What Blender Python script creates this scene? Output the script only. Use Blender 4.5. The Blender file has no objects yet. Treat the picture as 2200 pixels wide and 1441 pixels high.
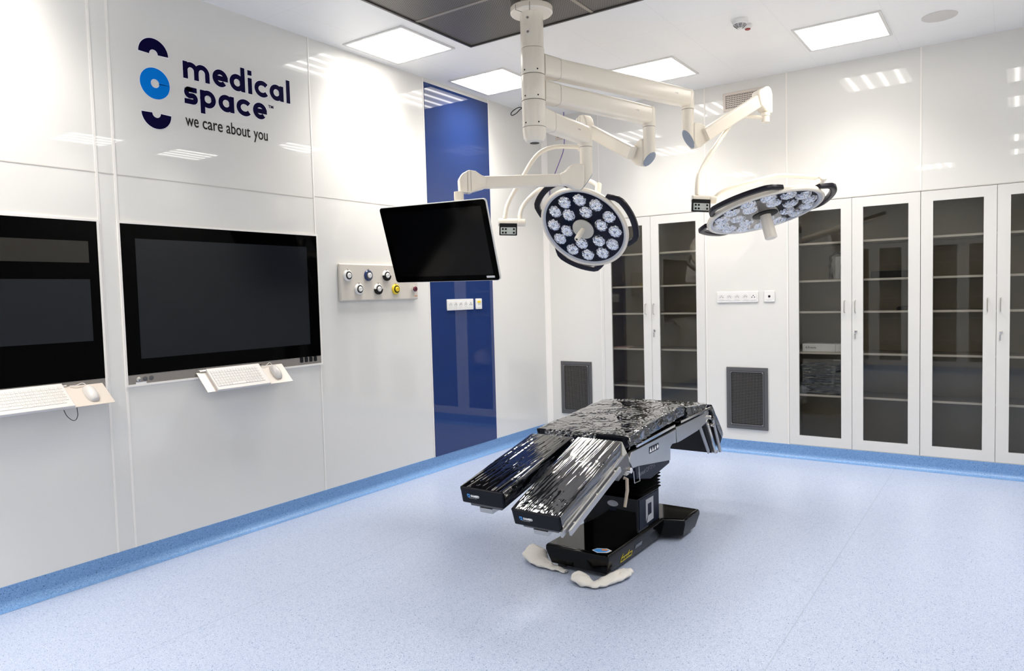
import bpy, bmesh, math, random
from mathutils import Vector, Matrix, noise
PI = math.pi
scene = bpy.context.scene
COL = scene.collection
V = Vector

# ------------------------------------------------------------------ camera
cam_data = bpy.data.cameras.new('camera')
cam = bpy.data.objects.new('camera', cam_data)
COL.objects.link(cam)
CR = V((0.82204, 0.56879, -0.02684)); CU = V((-0.00891, 0.05998, 0.99816)); CF = V((-0.56936, 0.82029, -0.05437))
CP = V((4.0467, -6.4954, 1.4630))
cam.matrix_world = Matrix(((CR.x, CU.x, -CF.x, CP.x), (CR.y, CU.y, -CF.y, CP.y), (CR.z, CU.z, -CF.z, CP.z), (0, 0, 0, 1)))
cam_data.sensor_fit = 'HORIZONTAL'; cam_data.sensor_width = 36.0
cam_data.lens = 1557.545 / 2200 * 36.0
cam_data.clip_start = 0.02; cam_data.clip_end = 60
scene.camera = cam

# ------------------------------------------------------------------ world + exposure
w = bpy.data.worlds.new('world'); scene.world = w; w.use_nodes = True
w.node_tree.nodes['Background'].inputs[0].default_value = (0.9, 0.95, 1, 1)
w.node_tree.nodes['Background'].inputs[1].default_value = 0.05
vs = scene.view_settings
vs.view_transform = 'Standard'; vs.look = 'None'; vs.gamma = 1.0; vs.use_curve_mapping = False
vs.exposure = 0.45
TUBE_W = 11.5         # downward light of one ceiling panel (watts)
LAMP = 5.2          # radiance of a ceiling panel's tubes

H = 3.29; RW = 4.61; FY = -7.3; COVE = 0.1116

# ------------------------------------------------------------------ materials
def nm(name):
    m = bpy.data.materials.new(name); m.use_nodes = True
    nt = m.node_tree
    return m, nt, nt.nodes['Principled BSDF'], nt.nodes['Material Output']
def P(name, col, rough=0.5, metal=0.0, coat=0.0, ior=1.5, crough=0.03, var=0.0, vscale=8.0, bump=0.0, bscale=60.0, spec=None):
    m, nt, b, o = nm(name)
    b.inputs['Base Color'].default_value = (*col, 1); b.inputs['Roughness'].default_value = rough
    b.inputs['Metallic'].default_value = metal; b.inputs['Coat Weight'].default_value = coat
    b.inputs['Coat Roughness'].default_value = crough; b.inputs['IOR'].default_value = ior
    if spec is not None: b.inputs['Specular IOR Level'].default_value = spec
    tc = nt.nodes.new('ShaderNodeTexCoord')
    n = nt.nodes.new('ShaderNodeTexNoise'); n.inputs['Scale'].default_value = vscale; n.inputs['Detail'].default_value = 3
    nt.links.new(tc.outputs['Object'], n.inputs['Vector'])
    if var > 0:
        r = nt.nodes.new('ShaderNodeMix'); r.data_type = 'RGBA'
        r.inputs[6].default_value = (*[c * (1 - var) for c in col], 1); r.inputs[7].default_value = (*[min(1, c * (1 + var)) for c in col], 1)
        nt.links.new(n.outputs['Fac'], r.inputs[0]); nt.links.new(r.outputs[2], b.inputs['Base Color'])
    if bump > 0:
        n2 = nt.nodes.new('ShaderNodeTexNoise'); n2.inputs['Scale'].default_value = bscale; n2.inputs['Detail'].default_value = 4
        nt.links.new(tc.outputs['Object'], n2.inputs['Vector'])
        bp = nt.nodes.new('ShaderNodeBump'); bp.inputs['Strength'].default_value = bump; bp.inputs['Distance'].default_value = 0.004
        nt.links.new(n2.outputs['Fac'], bp.inputs['Height']); nt.links.new(bp.outputs['Normal'], b.inputs['Normal'])
    return m
def E(name, col, s):
    m, nt, b, o = nm(name)
    e = nt.nodes.new('ShaderNodeEmission'); e.inputs[0].default_value = (*col, 1); e.inputs[1].default_value = s
    nt.links.new(e.outputs[0], o.inputs[0]); return m
def math_node(nt, op, a, b=None, c=None):
    n = nt.nodes.new('ShaderNodeMath'); n.operation = op
    for i, v in enumerate((a, b, c)):
        if v is None: continue
        if isinstance(v, (int, float)): n.inputs[i].default_value = v
        else: nt.links.new(v, n.inputs[i])
    return n.outputs[0]
def mixc(nt, fac, a, b):
    n = nt.nodes.new('ShaderNodeMix'); n.data_type = 'RGBA'
    if isinstance(fac, (int, float)): n.inputs[0].default_value = fac
    else: nt.links.new(fac, n.inputs[0])
    for k, v in ((6, a), (7, b)):
        if isinstance(v, tuple): n.inputs[k].default_value = (*v, 1)
        else: nt.links.new(v, n.inputs[k])
    return n.outputs[2]

WALLC = (0.735, 0.725, 0.695)
M = {}
M['wall'] = P('white_back_painted_glass', WALLC, rough=0.005, ior=1.5, var=0.012, vscale=0.7)
M['silicone'] = P('white_silicone', (0.84, 0.81, 0.77), rough=0.35)
M['white_frame'] = P('white_painted_door', (0.71, 0.70, 0.675), rough=0.28, var=0.01)
M['blue'] = P('blue_back_painted_glass', (0.014, 0.036, 0.145), rough=0.005, var=0.03, vscale=1.5)
M['beige'] = P('cream_lacquer', (0.88, 0.815, 0.705), rough=0.28, coat=0.3, crough=0.1, var=0.015)
M['beige_dark'] = P('cream_joint_groove', (0.13, 0.11, 0.08), rough=0.6)
M['white_plastic'] = P('white_plastic', (0.80, 0.79, 0.77), rough=0.3, var=0.01)
M['grey_cover'] = P('blue_grey_plastic_cover', (0.27, 0.32, 0.40), rough=0.4)
M['grey_ring'] = P('pale_grey_lamp_ring', (0.62, 0.64, 0.68), rough=0.35)
M['black_gloss'] = P('black_glass', (0.0008, 0.0008, 0.001), rough=0.05, spec=0.04)
M['black'] = P('black_rubber_plastic', (0.004, 0.004, 0.005), rough=0.45, spec=0.25)
M['handle_black'] = P('near_black_handle', (0.006, 0.005, 0.012), rough=0.3, spec=0.3)
M['table_black'] = P('gloss_black_table_shell', (0.001, 0.001, 0.0012), rough=0.06, spec=0.22)
M['table_navy'] = P('navy_table_shell', (0.002, 0.005, 0.015), rough=0.35, spec=0.15)
M['steel'] = P('brushed_steel', (0.46, 0.46, 0.46), rough=0.33, metal=0.9, var=0.06, vscale=14)
M['steel_dark'] = P('dark_grey_metal', (0.13, 0.13, 0.135), rough=0.42, metal=0.55, var=0.04)
M['chrome'] = P('chrome', (0.75, 0.73, 0.70), rough=0.12, metal=1.0)
M['strip'] = P('brushed_taupe_metal_strip', (0.30, 0.275, 0.25), rough=0.38, metal=0.5, var=0.05, vscale=20)
M['pad'] = P('black_leatherette_pad', (0.004, 0.005, 0.010), rough=0.5, spec=0.2)
M['tray'] = P('cream_shelf', (0.60, 0.54, 0.48), rough=0.3)
M['key_white'] = P('white_key_plastic', (0.62, 0.60, 0.58), rough=0.38)
M['key_grey'] = P('grey_key_print', (0.42, 0.42, 0.43), rough=0.5)
M['gas_panel'] = P('beige_gas_panel', (0.60, 0.56, 0.50), rough=0.32)
M['yellow'] = P('yellow_plastic', (0.85, 0.62, 0.02), rough=0.35)
M['navy'] = P('navy_plastic', (0.01, 0.03, 0.12), rough=0.3)
M['maroon'] = P('maroon_plastic', (0.12, 0.02, 0.04), rough=0.35)
M['red'] = P('red_plastic', (0.30, 0.005, 0.005), rough=0.3)
M['logo_navy'] = P('navy_vinyl_letter', (0.002, 0.001, 0.030), rough=0.5, spec=0.05)
M['logo_blue'] = P('bright_blue_vinyl', (0.0, 0.18, 0.66), rough=0.5, spec=0.05)
M['logo_white'] = P('pale_vinyl_outline', (0.84, 0.84, 0.90), rough=0.3)
M['print_dark'] = P('dark_print', (0.02, 0.018, 0.015), rough=0.6, spec=0.1)
M['print_white'] = P('white_print', (0.8, 0.8, 0.82), rough=0.5)
M['print_blue'] = P('light_blue_print', (0.06, 0.30, 0.75), rough=0.5)
M['print_orange'] = P('orange_print', (0.75, 0.25, 0.05), rough=0.5)
M['print_grey'] = P('grey_print', (0.32, 0.33, 0.36), rough=0.5)
M['print_grey_dim'] = P('dim_grey_print', (0.13, 0.14, 0.17), rough=0.5)
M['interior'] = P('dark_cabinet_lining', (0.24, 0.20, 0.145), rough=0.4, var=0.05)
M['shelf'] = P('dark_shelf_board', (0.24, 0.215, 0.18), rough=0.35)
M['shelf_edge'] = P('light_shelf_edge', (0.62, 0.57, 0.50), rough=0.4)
M['cloth'] = P('white_cloth', (0.70, 0.68, 0.645), rough=0.9, bump=0.4, bscale=260)
M['cable_black'] = P('black_cable', (0.01, 0.01, 0.01), rough=0.5)
M['purple'] = P('purple_cable', (0.13, 0.06, 0.30), rough=0.5)
M['screen_blue'] = P('matt_dark_screen', (0.0045, 0.0065, 0.010), rough=0.26, spec=0.28)
M['screen_warm'] = P('matt_warm_dark_screen', (0.018, 0.016, 0.012), rough=0.26, spec=0.3)
M['paper_pink'] = P('pinkish_paper', (0.62, 0.45, 0.42), rough=0.7)
M['front_glass_black'] = M['black_gloss']

def floor_like(name, base, dark, light, rough, dens):
    m, nt, b, o = nm(name)
    tc = nt.nodes.new('ShaderNodeTexCoord')
    col = base
    cur = None
    for sc, thr, c, k in ((300.0, 0.20, dark, 0.55), (210.0, 0.18, light, 0.6), (130.0, 0.10, dark, 0.85), (62.0, 0.062, tuple(q * 0.6 for q in dark), 0.9)):
        v = nt.nodes.new('ShaderNodeTexVoronoi'); v.inputs['Scale'].default_value = sc
        nt.links.new(tc.outputs['Object'], v.inputs['Vector'])
        sp = nt.nodes.new('ShaderNodeSeparateColor'); nt.links.new(v.outputs['Color'], sp.inputs[0])
        pick = math_node(nt, 'LESS_THAN', sp.outputs[0], dens)
        near = math_node(nt, 'LESS_THAN', v.outputs['Distance'], thr * 2.6)
        f = math_node(nt, 'MULTIPLY', math_node(nt, 'MULTIPLY', pick, near), k)
        cur = mixc(nt, f, cur if cur is not None else base, c)
    n = nt.nodes.new('ShaderNodeTexNoise'); n.inputs['Scale'].default_value = 1.3; n.inputs['Detail'].default_value = 4
    nt.links.new(tc.outputs['Object'], n.inputs['Vector'])
    cur2 = mixc(nt, math_node(nt, 'MULTIPLY', n.outputs['Fac'], 0.10), cur, dark)
    nt.links.new(cur2, b.inputs['Base Color'])
    b.inputs['Roughness'].default_value = rough
    return m, nt, b, cur2
M['floor'], nt, b, cc = floor_like('pale_blue_speckled_vinyl', (0.43, 0.49, 0.63), (0.12, 0.19, 0.37), (0.62, 0.66, 0.76), 0.36, 0.30)
# welded seams of the vinyl sheets
tc = nt.nodes.new('ShaderNodeTexCoord'); sx = nt.nodes.new('ShaderNodeSeparateXYZ'); nt.links.new(tc.outputs['Object'], sx.inputs[0])
f = None
for px in (1.02, 3.27):
    d = math_node(nt, 'ABSOLUTE', math_node(nt, 'SUBTRACT', sx.outputs[0], px))
    g = math_node(nt, 'LESS_THAN', d, 0.0028)
    f = g if f is None else math_node(nt, 'MAXIMUM', f, g)
nt.links.new(mixc(nt, math_node(nt, 'MULTIPLY', f, 0.5), cc, (0.28, 0.33, 0.42)), b.inputs['Base Color'])
M['cove'], _, _, _ = floor_like('shade_darkened_skirting_vinyl', (0.17, 0.33, 0.60), (0.05, 0.13, 0.32), (0.30, 0.48, 0.75), 0.4, 0.35)  # same vinyl as the floor, the upright strip's shade put into its colour

# ceiling with hairline panel joints
m, nt, b, o = nm('white_metal_ceiling_panels'); M['ceiling'] = m
b.inputs['Roughness'].default_value = 0.42
tc = nt.nodes.new('ShaderNodeTexCoord'); sx = nt.nodes.new('ShaderNodeSeparateXYZ'); nt.links.new(tc.outputs['Object'], sx.inputs[0])
f = None
for out, o0 in ((sx.outputs[0], 2.706), (sx.outputs[1], -1.630)):
    fr = math_node(nt, 'FRACT', math_node(nt, 'ADD', math_node(nt, 'DIVIDE', math_node(nt, 'SUBTRACT', out, o0), 0.604), 100.5))
    g = math_node(nt, 'LESS_THAN', math_node(nt, 'ABSOLUTE', math_node(nt, 'SUBTRACT', fr, 0.5)), 0.0045)
    f = g if f is None else math_node(nt, 'MAXIMUM', f, g)
nt.links.new(mixc(nt, math_node(nt, 'MULTIPLY', f, 0.12), (0.93, 0.925, 0.915), (0.5, 0.5, 0.5)), b.inputs['Base Color'])

# luminaire diffuser: four tubes glow behind it
m, nt, b, o = nm('luminaire_diffuser'); M['diffuser'] = m
tc = nt.nodes.new('ShaderNodeTexCoord'); sx = nt.nodes.new('ShaderNodeSeparateXYZ'); nt.links.new(tc.outputs['Object'], sx.inputs[0])
cs = math_node(nt, 'COSINE', math_node(nt, 'MULTIPLY', sx.outputs[0], 2 * PI / 0.127))
cs = math_node(nt, 'POWER', math_node(nt, 'MULTIPLY_ADD', cs, -0.5, 0.5), 4.0)
st = math_node(nt, 'MULTIPLY_ADD', cs, 1.7 * LAMP, 0.52 * LAMP)
e = nt.nodes.new('ShaderNodeEmission'); e.inputs[0].default_value = (1, 0.96, 0.905, 1)
nt.links.new(st, e.inputs[1]); nt.links.new(e.outputs[0], o.inputs[0])

# perforated metal of the laminar flow ceiling
m, nt, b, o = nm('perforated_dark_metal'); M['perforated'] = m
tc = nt.nodes.new('ShaderNodeTexCoord'); sx = nt.nodes.new('ShaderNodeSeparateXYZ'); nt.links.new(tc.outputs['Object'], sx.inputs[0])
PIT = 0.0125
gx = math_node(nt, 'DIVIDE', sx.outputs[0], PIT); gy = math_node(nt, 'DIVIDE', sx.outputs[1], PIT)
row = math_node(nt, 'MULTIPLY', math_node(nt, 'FLOORED_MODULO', math_node(nt, 'FLOOR', gy), 2.0), 0.5)
fx = math_node(nt, 'SUBTRACT', math_node(nt, 'FRACT', math_node(nt, 'ADD', gx, row)), 0.5)
fy = math_node(nt, 'SUBTRACT', math_node(nt, 'FRACT', gy), 0.5)
d2 = math_node(nt, 'ADD', math_node(nt, 'MULTIPLY', fx, fx), math_node(nt, 'MULTIPLY', fy, fy))
hole = math_node(nt, 'LESS_THAN', d2, 0.105)
nt.links.new(mixc(nt, hole, (0.21, 0.19, 0.17), (0.012, 0.011, 0.01)), b.inputs['Base Color'])
b.inputs['Roughness'].default_value = 0.45; b.inputs['Metallic'].default_value = 0.3

# cabinet glass + plastic film + lamp cover glass
def thin_glass(name, tint, base, gain, rough, bump=0.0, bscale=30.0):
    m, nt, b, o = nm(name)
    nt.nodes.remove(b)
    tr = nt.nodes.new('ShaderNodeBsdfTransparent'); tr.inputs[0].default_value = (*tint, 1)
    gl = nt.nodes.new('ShaderNodeBsdfGlossy'); gl.inputs['Roughness'].default_value = rough
    fr = nt.nodes.new('ShaderNodeFresnel'); fr.inputs[0].default_value = 1.5
    fac = math_node(nt, 'MINIMUM', math_node(nt, 'MULTIPLY_ADD', fr.outputs[0], gain, base), 1.0)
    mx = nt.nodes.new('ShaderNodeMixShader'); nt.links.new(fac, mx.inputs[0]); nt.links.new(tr.outputs[0], mx.inputs[1]); nt.links.new(gl.outputs[0], mx.inputs[2])
    if bump > 0:
        tc = nt.nodes.new('ShaderNodeTexCoord')
        n2 = nt.nodes.new('ShaderNodeTexNoise'); n2.inputs['Scale'].default_value = bscale; n2.inputs['Detail'].default_value = 3; n2.inputs['Distortion'].default_value = 1.2
        nt.links.new(tc.outputs['Object'], n2.inputs['Vector'])
        bp = nt.nodes.new('ShaderNodeBump'); bp.inputs['Strength'].default_value = bump; bp.inputs['Distance'].default_value = 0.01
        nt.links.new(n2.outputs['Fac'], bp.inputs['Height']); nt.links.new(bp.outputs['Normal'], gl.inputs['Normal'])
    nt.links.new(mx.outputs[0], o.inputs[0]); return m
M['glass'] = thin_glass('clear_door_glass', (0.95, 0.95, 0.93), 0.0, 0.8, 0.0)
M['film'] = thin_glass('clear_plastic_film', (0.96, 0.96, 0.96), 0.05, 2.0, 0.035)
M['cover_glass'] = thin_glass('lamp_cover_glass', (0.96, 0.96, 0.98), 0.0, 0.32, 0.01)
# faceted reflector of the lamp lenses
m, nt, b, o = nm('faceted_lens'); M['lens'] = m
b.inputs['Base Color'].default_value = (0.84, 0.87, 0.92, 1); b.inputs['Metallic'].default_value = 1.0; b.inputs['Roughness'].default_value = 0.06
tc = nt.nodes.new('ShaderNodeTexCoord'); vv = nt.nodes.new('ShaderNodeTexVoronoi'); vv.inputs['Scale'].default_value = 60.0
nt.links.new(tc.outputs['Object'], vv.inputs['Vector'])
bp = nt.nodes.new('ShaderNodeBump'); bp.inputs['Strength'].default_value = 1.0; bp.inputs['Distance'].default_value = 0.010
nt.links.new(vv.outputs['Distance'], bp.inputs['Height']); nt.links.new(bp.outputs['Normal'], b.inputs['Normal'])

# ------------------------------------------------------------------ mesh helpers
def NB(): return bmesh.new()
def box(bm, lo, hi, Mx=None):
    vs_ = [bm.verts.new((x, y, z)) for x in (lo[0], hi[0]) for y in (lo[1], hi[1]) for z in (lo[2], hi[2])]
    if Mx is not None:
        for v in vs_: v.co = Mx @ v.co
    for f in ((0, 1, 3, 2), (4, 6, 7, 5), (0, 4, 5, 1), (2, 3, 7, 6), (0, 2, 6, 4), (1, 5, 7, 3)):
        bm.faces.new([vs_[i] for i in f])
    return bm
def frame(d, up=V((0, 0, 1))):
    d = V(d).normalized()
    if abs(d.dot(up)) > 0.98: up = V((0, 1, 0))
    s = d.cross(up).normalized(); u = s.cross(d).normalized()
    return s, u
def catmull(pts, n=6):
    P_ = [V(p) for p in pts]; out = []
    for i in range(len(P_) - 1):
        p0 = P_[max(i - 1, 0)]; p1 = P_[i]; p2 = P_[i + 1]; p3 = P_[min(i + 2, len(P_) - 1)]
        for k in range(n):
            t = k / n
            out.append(0.5 * ((2 * p1) + (p2 - p0) * t + (2 * p0 - 5 * p1 + 4 * p2 - p3) * t * t + (3 * p1 - p0 - 3 * p2 + p3) * t ** 3))
    out.append(P_[-1]); return out
def loft(bm, rings, closed=True, caps=True):
    L = [[bm.verts.new(p) for p in r] for r in rings]
    n = len(L[0])
    for a, b in zip(L[:-1], L[1:]):
        for i in range(n if closed else n - 1):
            j = (i + 1) % n
            bm.faces.new((a[i], a[j], b[j], b[i]))
    if caps and closed:
        bm.faces.new(list(reversed(L[0]))); bm.faces.new(L[-1])
    return L
def tube(bm, pts, r, seg=14, smooth=0, sx=1.0, sz=1.0, caps=True):
    pts = [V(p) for p in pts]
    if smooth: pts = catmull(pts, smooth)
    rs = r if isinstance(r, (list, tuple)) else [r] * len(pts)
    rings = []; s = u = None
    for i, p in enumerate(pts):
        d = (pts[min(i + 1, len(pts) - 1)] - pts[max(i - 1, 0)]).normalized()
        if s is None: s, u = frame(d)
        else:
            s = (s - d * s.dot(d)).normalized(); u = s.cross(d).normalized()
        rr = rs[min(i, len(rs) - 1)]
        rings.append([p + s * math.cos(2 * PI * k / seg) * rr * sx + u * math.sin(2 * PI * k / seg) * rr * sz for k in range(seg)])
    loft(bm, rings, caps=caps); return bm
def lathe(bm, prof, Mx=Matrix.Identity(4), seg=32, caps=True):
    rings = [[Mx @ V((r * math.cos(2 * PI * k / seg), r * math.sin(2 * PI * k / seg), z)) for k in range(seg)] for r, z in prof]
    loft(bm, rings, caps=caps); return bm
def MF(loc, X, Y, Z): return Matrix(((X[0], Y[0], Z[0], loc[0]), (X[1], Y[1], Z[1], loc[1]), (X[2], Y[2], Z[2], loc[2]), (0, 0, 0, 1)))
def T(x, y, z): return Matrix.Translation((x, y, z))
def axisM(loc, n, up=V((0, 0, 1))):
    n = V(n).normalized()
    if abs(n.dot(up)) > 0.999: a = V((1, 0, 0))
    else: a = V(up).cross(n).normalized()
    return MF(loc, a, n.cross(a), n)
def prism(bm, poly, z0, z1, Mx=Matrix.Identity(4)):
    loft(bm, [[Mx @ V((x, y, z)) for x, y in poly] for z in (z0, z1)]); return bm
def rrect(wd, ht, r, n=5, cx=0, cy=0):
    out = []
    for k, (sx, sy) in enumerate(((1, 1), (-1, 1), (-1, -1), (1, -1))):
        for i in range(n + 1):
            a = PI / 2 * k + PI / 2 * i / n
            out.append((cx + sx * (wd / 2 - r) + r * math.cos(a), cy + sy * (ht / 2 - r) + r * math.sin(a)))
    return out
def beam(bm, A, B, wd, ht, r=0.01, wd2=None, ht2=None, n=4):
    A = V(A); B = V(B); s, u = frame(B - A)
    rg = []
    for p, a, b in ((A, wd, ht), (B, wd2 or wd, ht2 or ht)):
        rg.append([p + s * x + u * y for x, y in rrect(a, b, r, n)])
    loft(bm, rg); return bm
def grid_surface(bm, nu, nv, fn):
    vs_ = [[bm.verts.new(fn(i / nu, j / nv)) for j in range(nv + 1)] for i in range(nu + 1)]
    for i in range(nu):
        for j in range(nv):
            bm.faces.new((vs_[i][j], vs_[i + 1][j], vs_[i + 1][j + 1], vs_[i][j + 1]))
    return bm

ORIGIN = {}
def obj(name, bm, mat, parent=None, smooth=30, bevel=0.0, bseg=2, label=None, world=True):
    """one mesh object; coordinates in the mesh are world (shifted to the thing's base) unless world=False"""
    bmesh.ops.recalc_face_normals(bm, faces=bm.faces)
    me = bpy.data.meshes.new(name)
    org = V(ORIGIN.get(parent.name, (0, 0, 0))) if parent is not None else V((0, 0, 0))
    if world and parent is not None: bmesh.ops.translate(bm, verts=bm.verts, vec=-org)
    bm.to_mesh(me); bm.free()
    mats = mat if isinstance(mat, (list, tuple)) else [mat]
    for x in mats: me.materials.append(x)
    o = bpy.data.objects.new(name, me); COL.objects.link(o)
    if parent is not None:
        o.parent = parent; ORIGIN[o.name] = tuple(org) if world else (0, 0, 0)
    if smooth:
        me.polygons.foreach_set('use_smooth', [True] * len(me.polygons))
        me.set_sharp_from_angle(angle=math.radians(smooth))
    if bevel > 0:
        md = o.modifiers.new('bevel', 'BEVEL'); md.width = bevel; md.segments = bseg; md.limit_method = 'ANGLE'; md.angle_limit = math.radians(35)
        md.harden_normals = False
    if label: o['label'] = label
    return o
def thing(name, label, cat, loc=(0, 0, 0), rotz=0.0, group=None):
    o = bpy.data.objects.new(name, None); COL.objects.link(o)
    o.location = loc; o.rotation_euler = (0, 0, rotz); o.empty_display_size = 0.1
    o['label'] = label; o['category'] = cat
    if group: o['group'] = group
    ORIGIN[o.name] = tuple(loc)
    return o
def tag(o, label, cat, group=None):
    o['label'] = label; o['category'] = cat
    if group: o['group'] = group
    return o
def struct(name, bm, mat, **k):
    o = obj(name, bm, mat, **k); o['kind'] = 'structure'; return o
def dup(root, loc, rotz=None, label=None, group=None):
    r = root.copy(); COL.objects.link(r); r.location = loc
    if rotz is not None: r.rotation_euler = (0, 0, rotz)
    if label: r['label'] = label
    if group: r['group'] = group
    for ch in list(root.children):
        c_ = ch.copy(); COL.objects.link(c_); c_.parent = r
        for g in list(ch.children):
            d_ = g.copy(); COL.objects.link(d_); d_.parent = c_
    return r
def text_bm(s, size, Mx, extrude=0.0006, sx=1.0, align='LEFT', offset=0.0, wide=None):
    cu = bpy.data.curves.new('txt', 'FONT'); cu.body = s; cu.size = size; cu.extrude = extrude; cu.align_x = align; cu.offset = offset
    ob = bpy.data.objects.new('txt', cu); COL.objects.link(ob)
    bpy.context.view_layer.update()
    me = bpy.data.meshes.new_from_object(ob)
    bm = NB(); bm.from_mesh(me)
    if wide: 
        x0 = min(v.co.x for v in bm.verts); x1 = max(v.co.x for v in bm.verts); sx = wide / (x1 - x0)
    for v in bm.verts: v.co = Mx @ V((v.co.x * sx, v.co.y, v.co.z))
    bpy.data.objects.remove(ob); bpy.data.curves.remove(cu); bpy.data.meshes.remove(me)
    return bm
# frames for things on walls: local x to the right, y up, z out of the wall
def LW(y, z, x=0.0): return MF((x, y, z), (0, 1, 0), (0, 0, 1), (1, 0, 0))        # left wall (x = 0)
def BW(x, z, y=0.0): return MF((x, y, z), (1, 0, 0), (0, 0, 1), (0, -1, 0))       # back wall (y = 0)

# ------------------------------------------------------------------ room shell
CABS = [(0.67, 1.71, 1.178), (2.447, 3.440, 2.948), (3.440, 4.430, 3.936)]
CZ0, CZ1 = COVE + 0.002, 2.19
WT = 0.12; BD = 0.40
struct('floor', box(NB(), (-WT, FY - WT, -0.1), (RW + WT, 0, 0)), M['floor'], smooth=0)
struct('ceiling', box(NB(), (-WT, FY - WT, H), (RW + WT, BD + 0.06, H + 0.1)), M['ceiling'], smooth=0)
struct('wall_left', box(NB(), (-WT, FY - WT, -0.1), (0, 0.0, H)), M['wall'], smooth=0)
struct('wall_right', box(NB(), (RW, FY - WT, -0.1), (RW + WT, 0.0, H)), M['wall'], smooth=0)
bm = NB()                                                    # back wall with niches for the built-in cabinets
xs = -WT
for a, b_, c_ in (CABS[0], (2.447, 4.430, 0)):
    box(bm, (xs, 0, -0.1), (a, BD, CZ1)); box(bm, (a, 0, -0.1), (b_, BD, CZ0)); xs = b_
box(bm, (xs, 0, -0.1), (RW + WT, BD, CZ1)); box(bm, (-WT, 0, CZ1), (RW + WT, BD, H)); box(bm, (-WT, BD, -0.1), (RW + WT, BD + 0.06, H))
struct('wall_back', bm, M['wall'], smooth=0)
FC = [(1.56, 2.56, 2.06), (2.86, 3.86, 3.36)]
bm = NB(); xs = -WT
for a, b_, c_ in FC:
    box(bm, (xs, FY - BD, -0.1), (a, FY, CZ1)); box(bm, (a, FY - BD, -0.1), (b_, FY, CZ0)); xs = b_
box(bm, (xs, FY - BD, -0.1), (RW + WT, FY, CZ1)); box(bm, (-WT, FY - BD, CZ1), (RW + WT, FY, H)); box(bm, (-WT, FY - BD - 0.06, -0.1), (RW + WT, FY - BD, H))
struct('wall_front', bm, M['wall'], smooth=0)

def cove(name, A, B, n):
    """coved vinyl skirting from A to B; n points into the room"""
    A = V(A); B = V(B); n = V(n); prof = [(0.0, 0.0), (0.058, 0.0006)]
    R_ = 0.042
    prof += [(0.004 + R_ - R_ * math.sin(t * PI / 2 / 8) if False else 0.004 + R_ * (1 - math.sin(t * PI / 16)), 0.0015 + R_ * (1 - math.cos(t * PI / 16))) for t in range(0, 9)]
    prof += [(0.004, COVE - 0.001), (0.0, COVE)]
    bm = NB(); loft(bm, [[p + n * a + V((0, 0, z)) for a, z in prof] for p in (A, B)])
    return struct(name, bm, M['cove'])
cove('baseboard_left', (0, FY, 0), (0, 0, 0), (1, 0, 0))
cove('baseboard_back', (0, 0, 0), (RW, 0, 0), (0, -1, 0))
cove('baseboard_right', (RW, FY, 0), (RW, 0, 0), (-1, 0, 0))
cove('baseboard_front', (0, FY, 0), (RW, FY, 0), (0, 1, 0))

ti = [0]
def seam(lo, hi, mat=None):
    ti[0] += 1
    return struct('trim_%d' % ti[0], box(NB(), lo, hi), mat or M['silicone'], smooth=0)
def vseam_l(y, z0, z1, wd=0.011): seam((0, y - wd / 2, z0), (0.003, y + wd / 2, z1))
def hseam_l(z, y0, y1, wd=0.005, mat=None): seam((0, y0, z - wd / 2), (0.0015, y1, z + wd / 2), mat)
M['joint'] = P('grey_joint', (0.55, 0.52, 0.48), rough=0.5)
for y in (-4.525, -4.427, -3.057): 
    vseam_l(y, COVE, H, 0.013 if y < -4 else 0.010)
vseam_l(-1.866, COVE, H, 0.012); vseam_l(-0.962, COVE, H, 0.012)
hseam_l(2.185, FY, -4.532, mat=M['joint']); hseam_l(2.185, -4.518, -4.434, mat=M['joint']); hseam_l(2.185, -4.42, -3.062, mat=M['joint']); hseam_l(2.20, -3.052, -1.872, 0.004, mat=M['joint'])
# corner strip
bm = NB(); prism(bm, [(0, 0), (0.045, 0), (0.03, -0.012), (0.012, -0.03), (0, -0.045)], COVE, H); struct('trim_20', bm, M['silicone'])
def vseam_b(x, z0, z1, wd=0.010): seam((x - wd / 2, -0.003, z0), (x + wd / 2, 0, z1))
def hseam_b(z, x0, x1, wd=0.005, mat=None): seam((x0, -0.0015, z - wd / 2), (x1, 0, z + wd / 2), mat)
vseam_b(0.640, COVE, H, 0.008); vseam_b(1.725, COVE, H); vseam_b(2.440, COVE, H, 0.012); vseam_b(3.440, CZ1 + 0.01, H, 0.012)
hseam_b(2.195, 0.645, 1.72, mat=M['joint']); hseam_b(2.195, 2.447, RW, mat=M['joint'])

# ------------------------------------------------------------------ blue panel
g = tag(obj('blue_wall_panel', box(NB(), (0, -1.857, COVE + 0.001), (0.006, -0.970, H - 0.035)), M['blue'], smooth=0),
        'tall glossy royal blue glass panel between the white wall panels, reaching from skirting to ceiling', 'wall panel')

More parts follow.
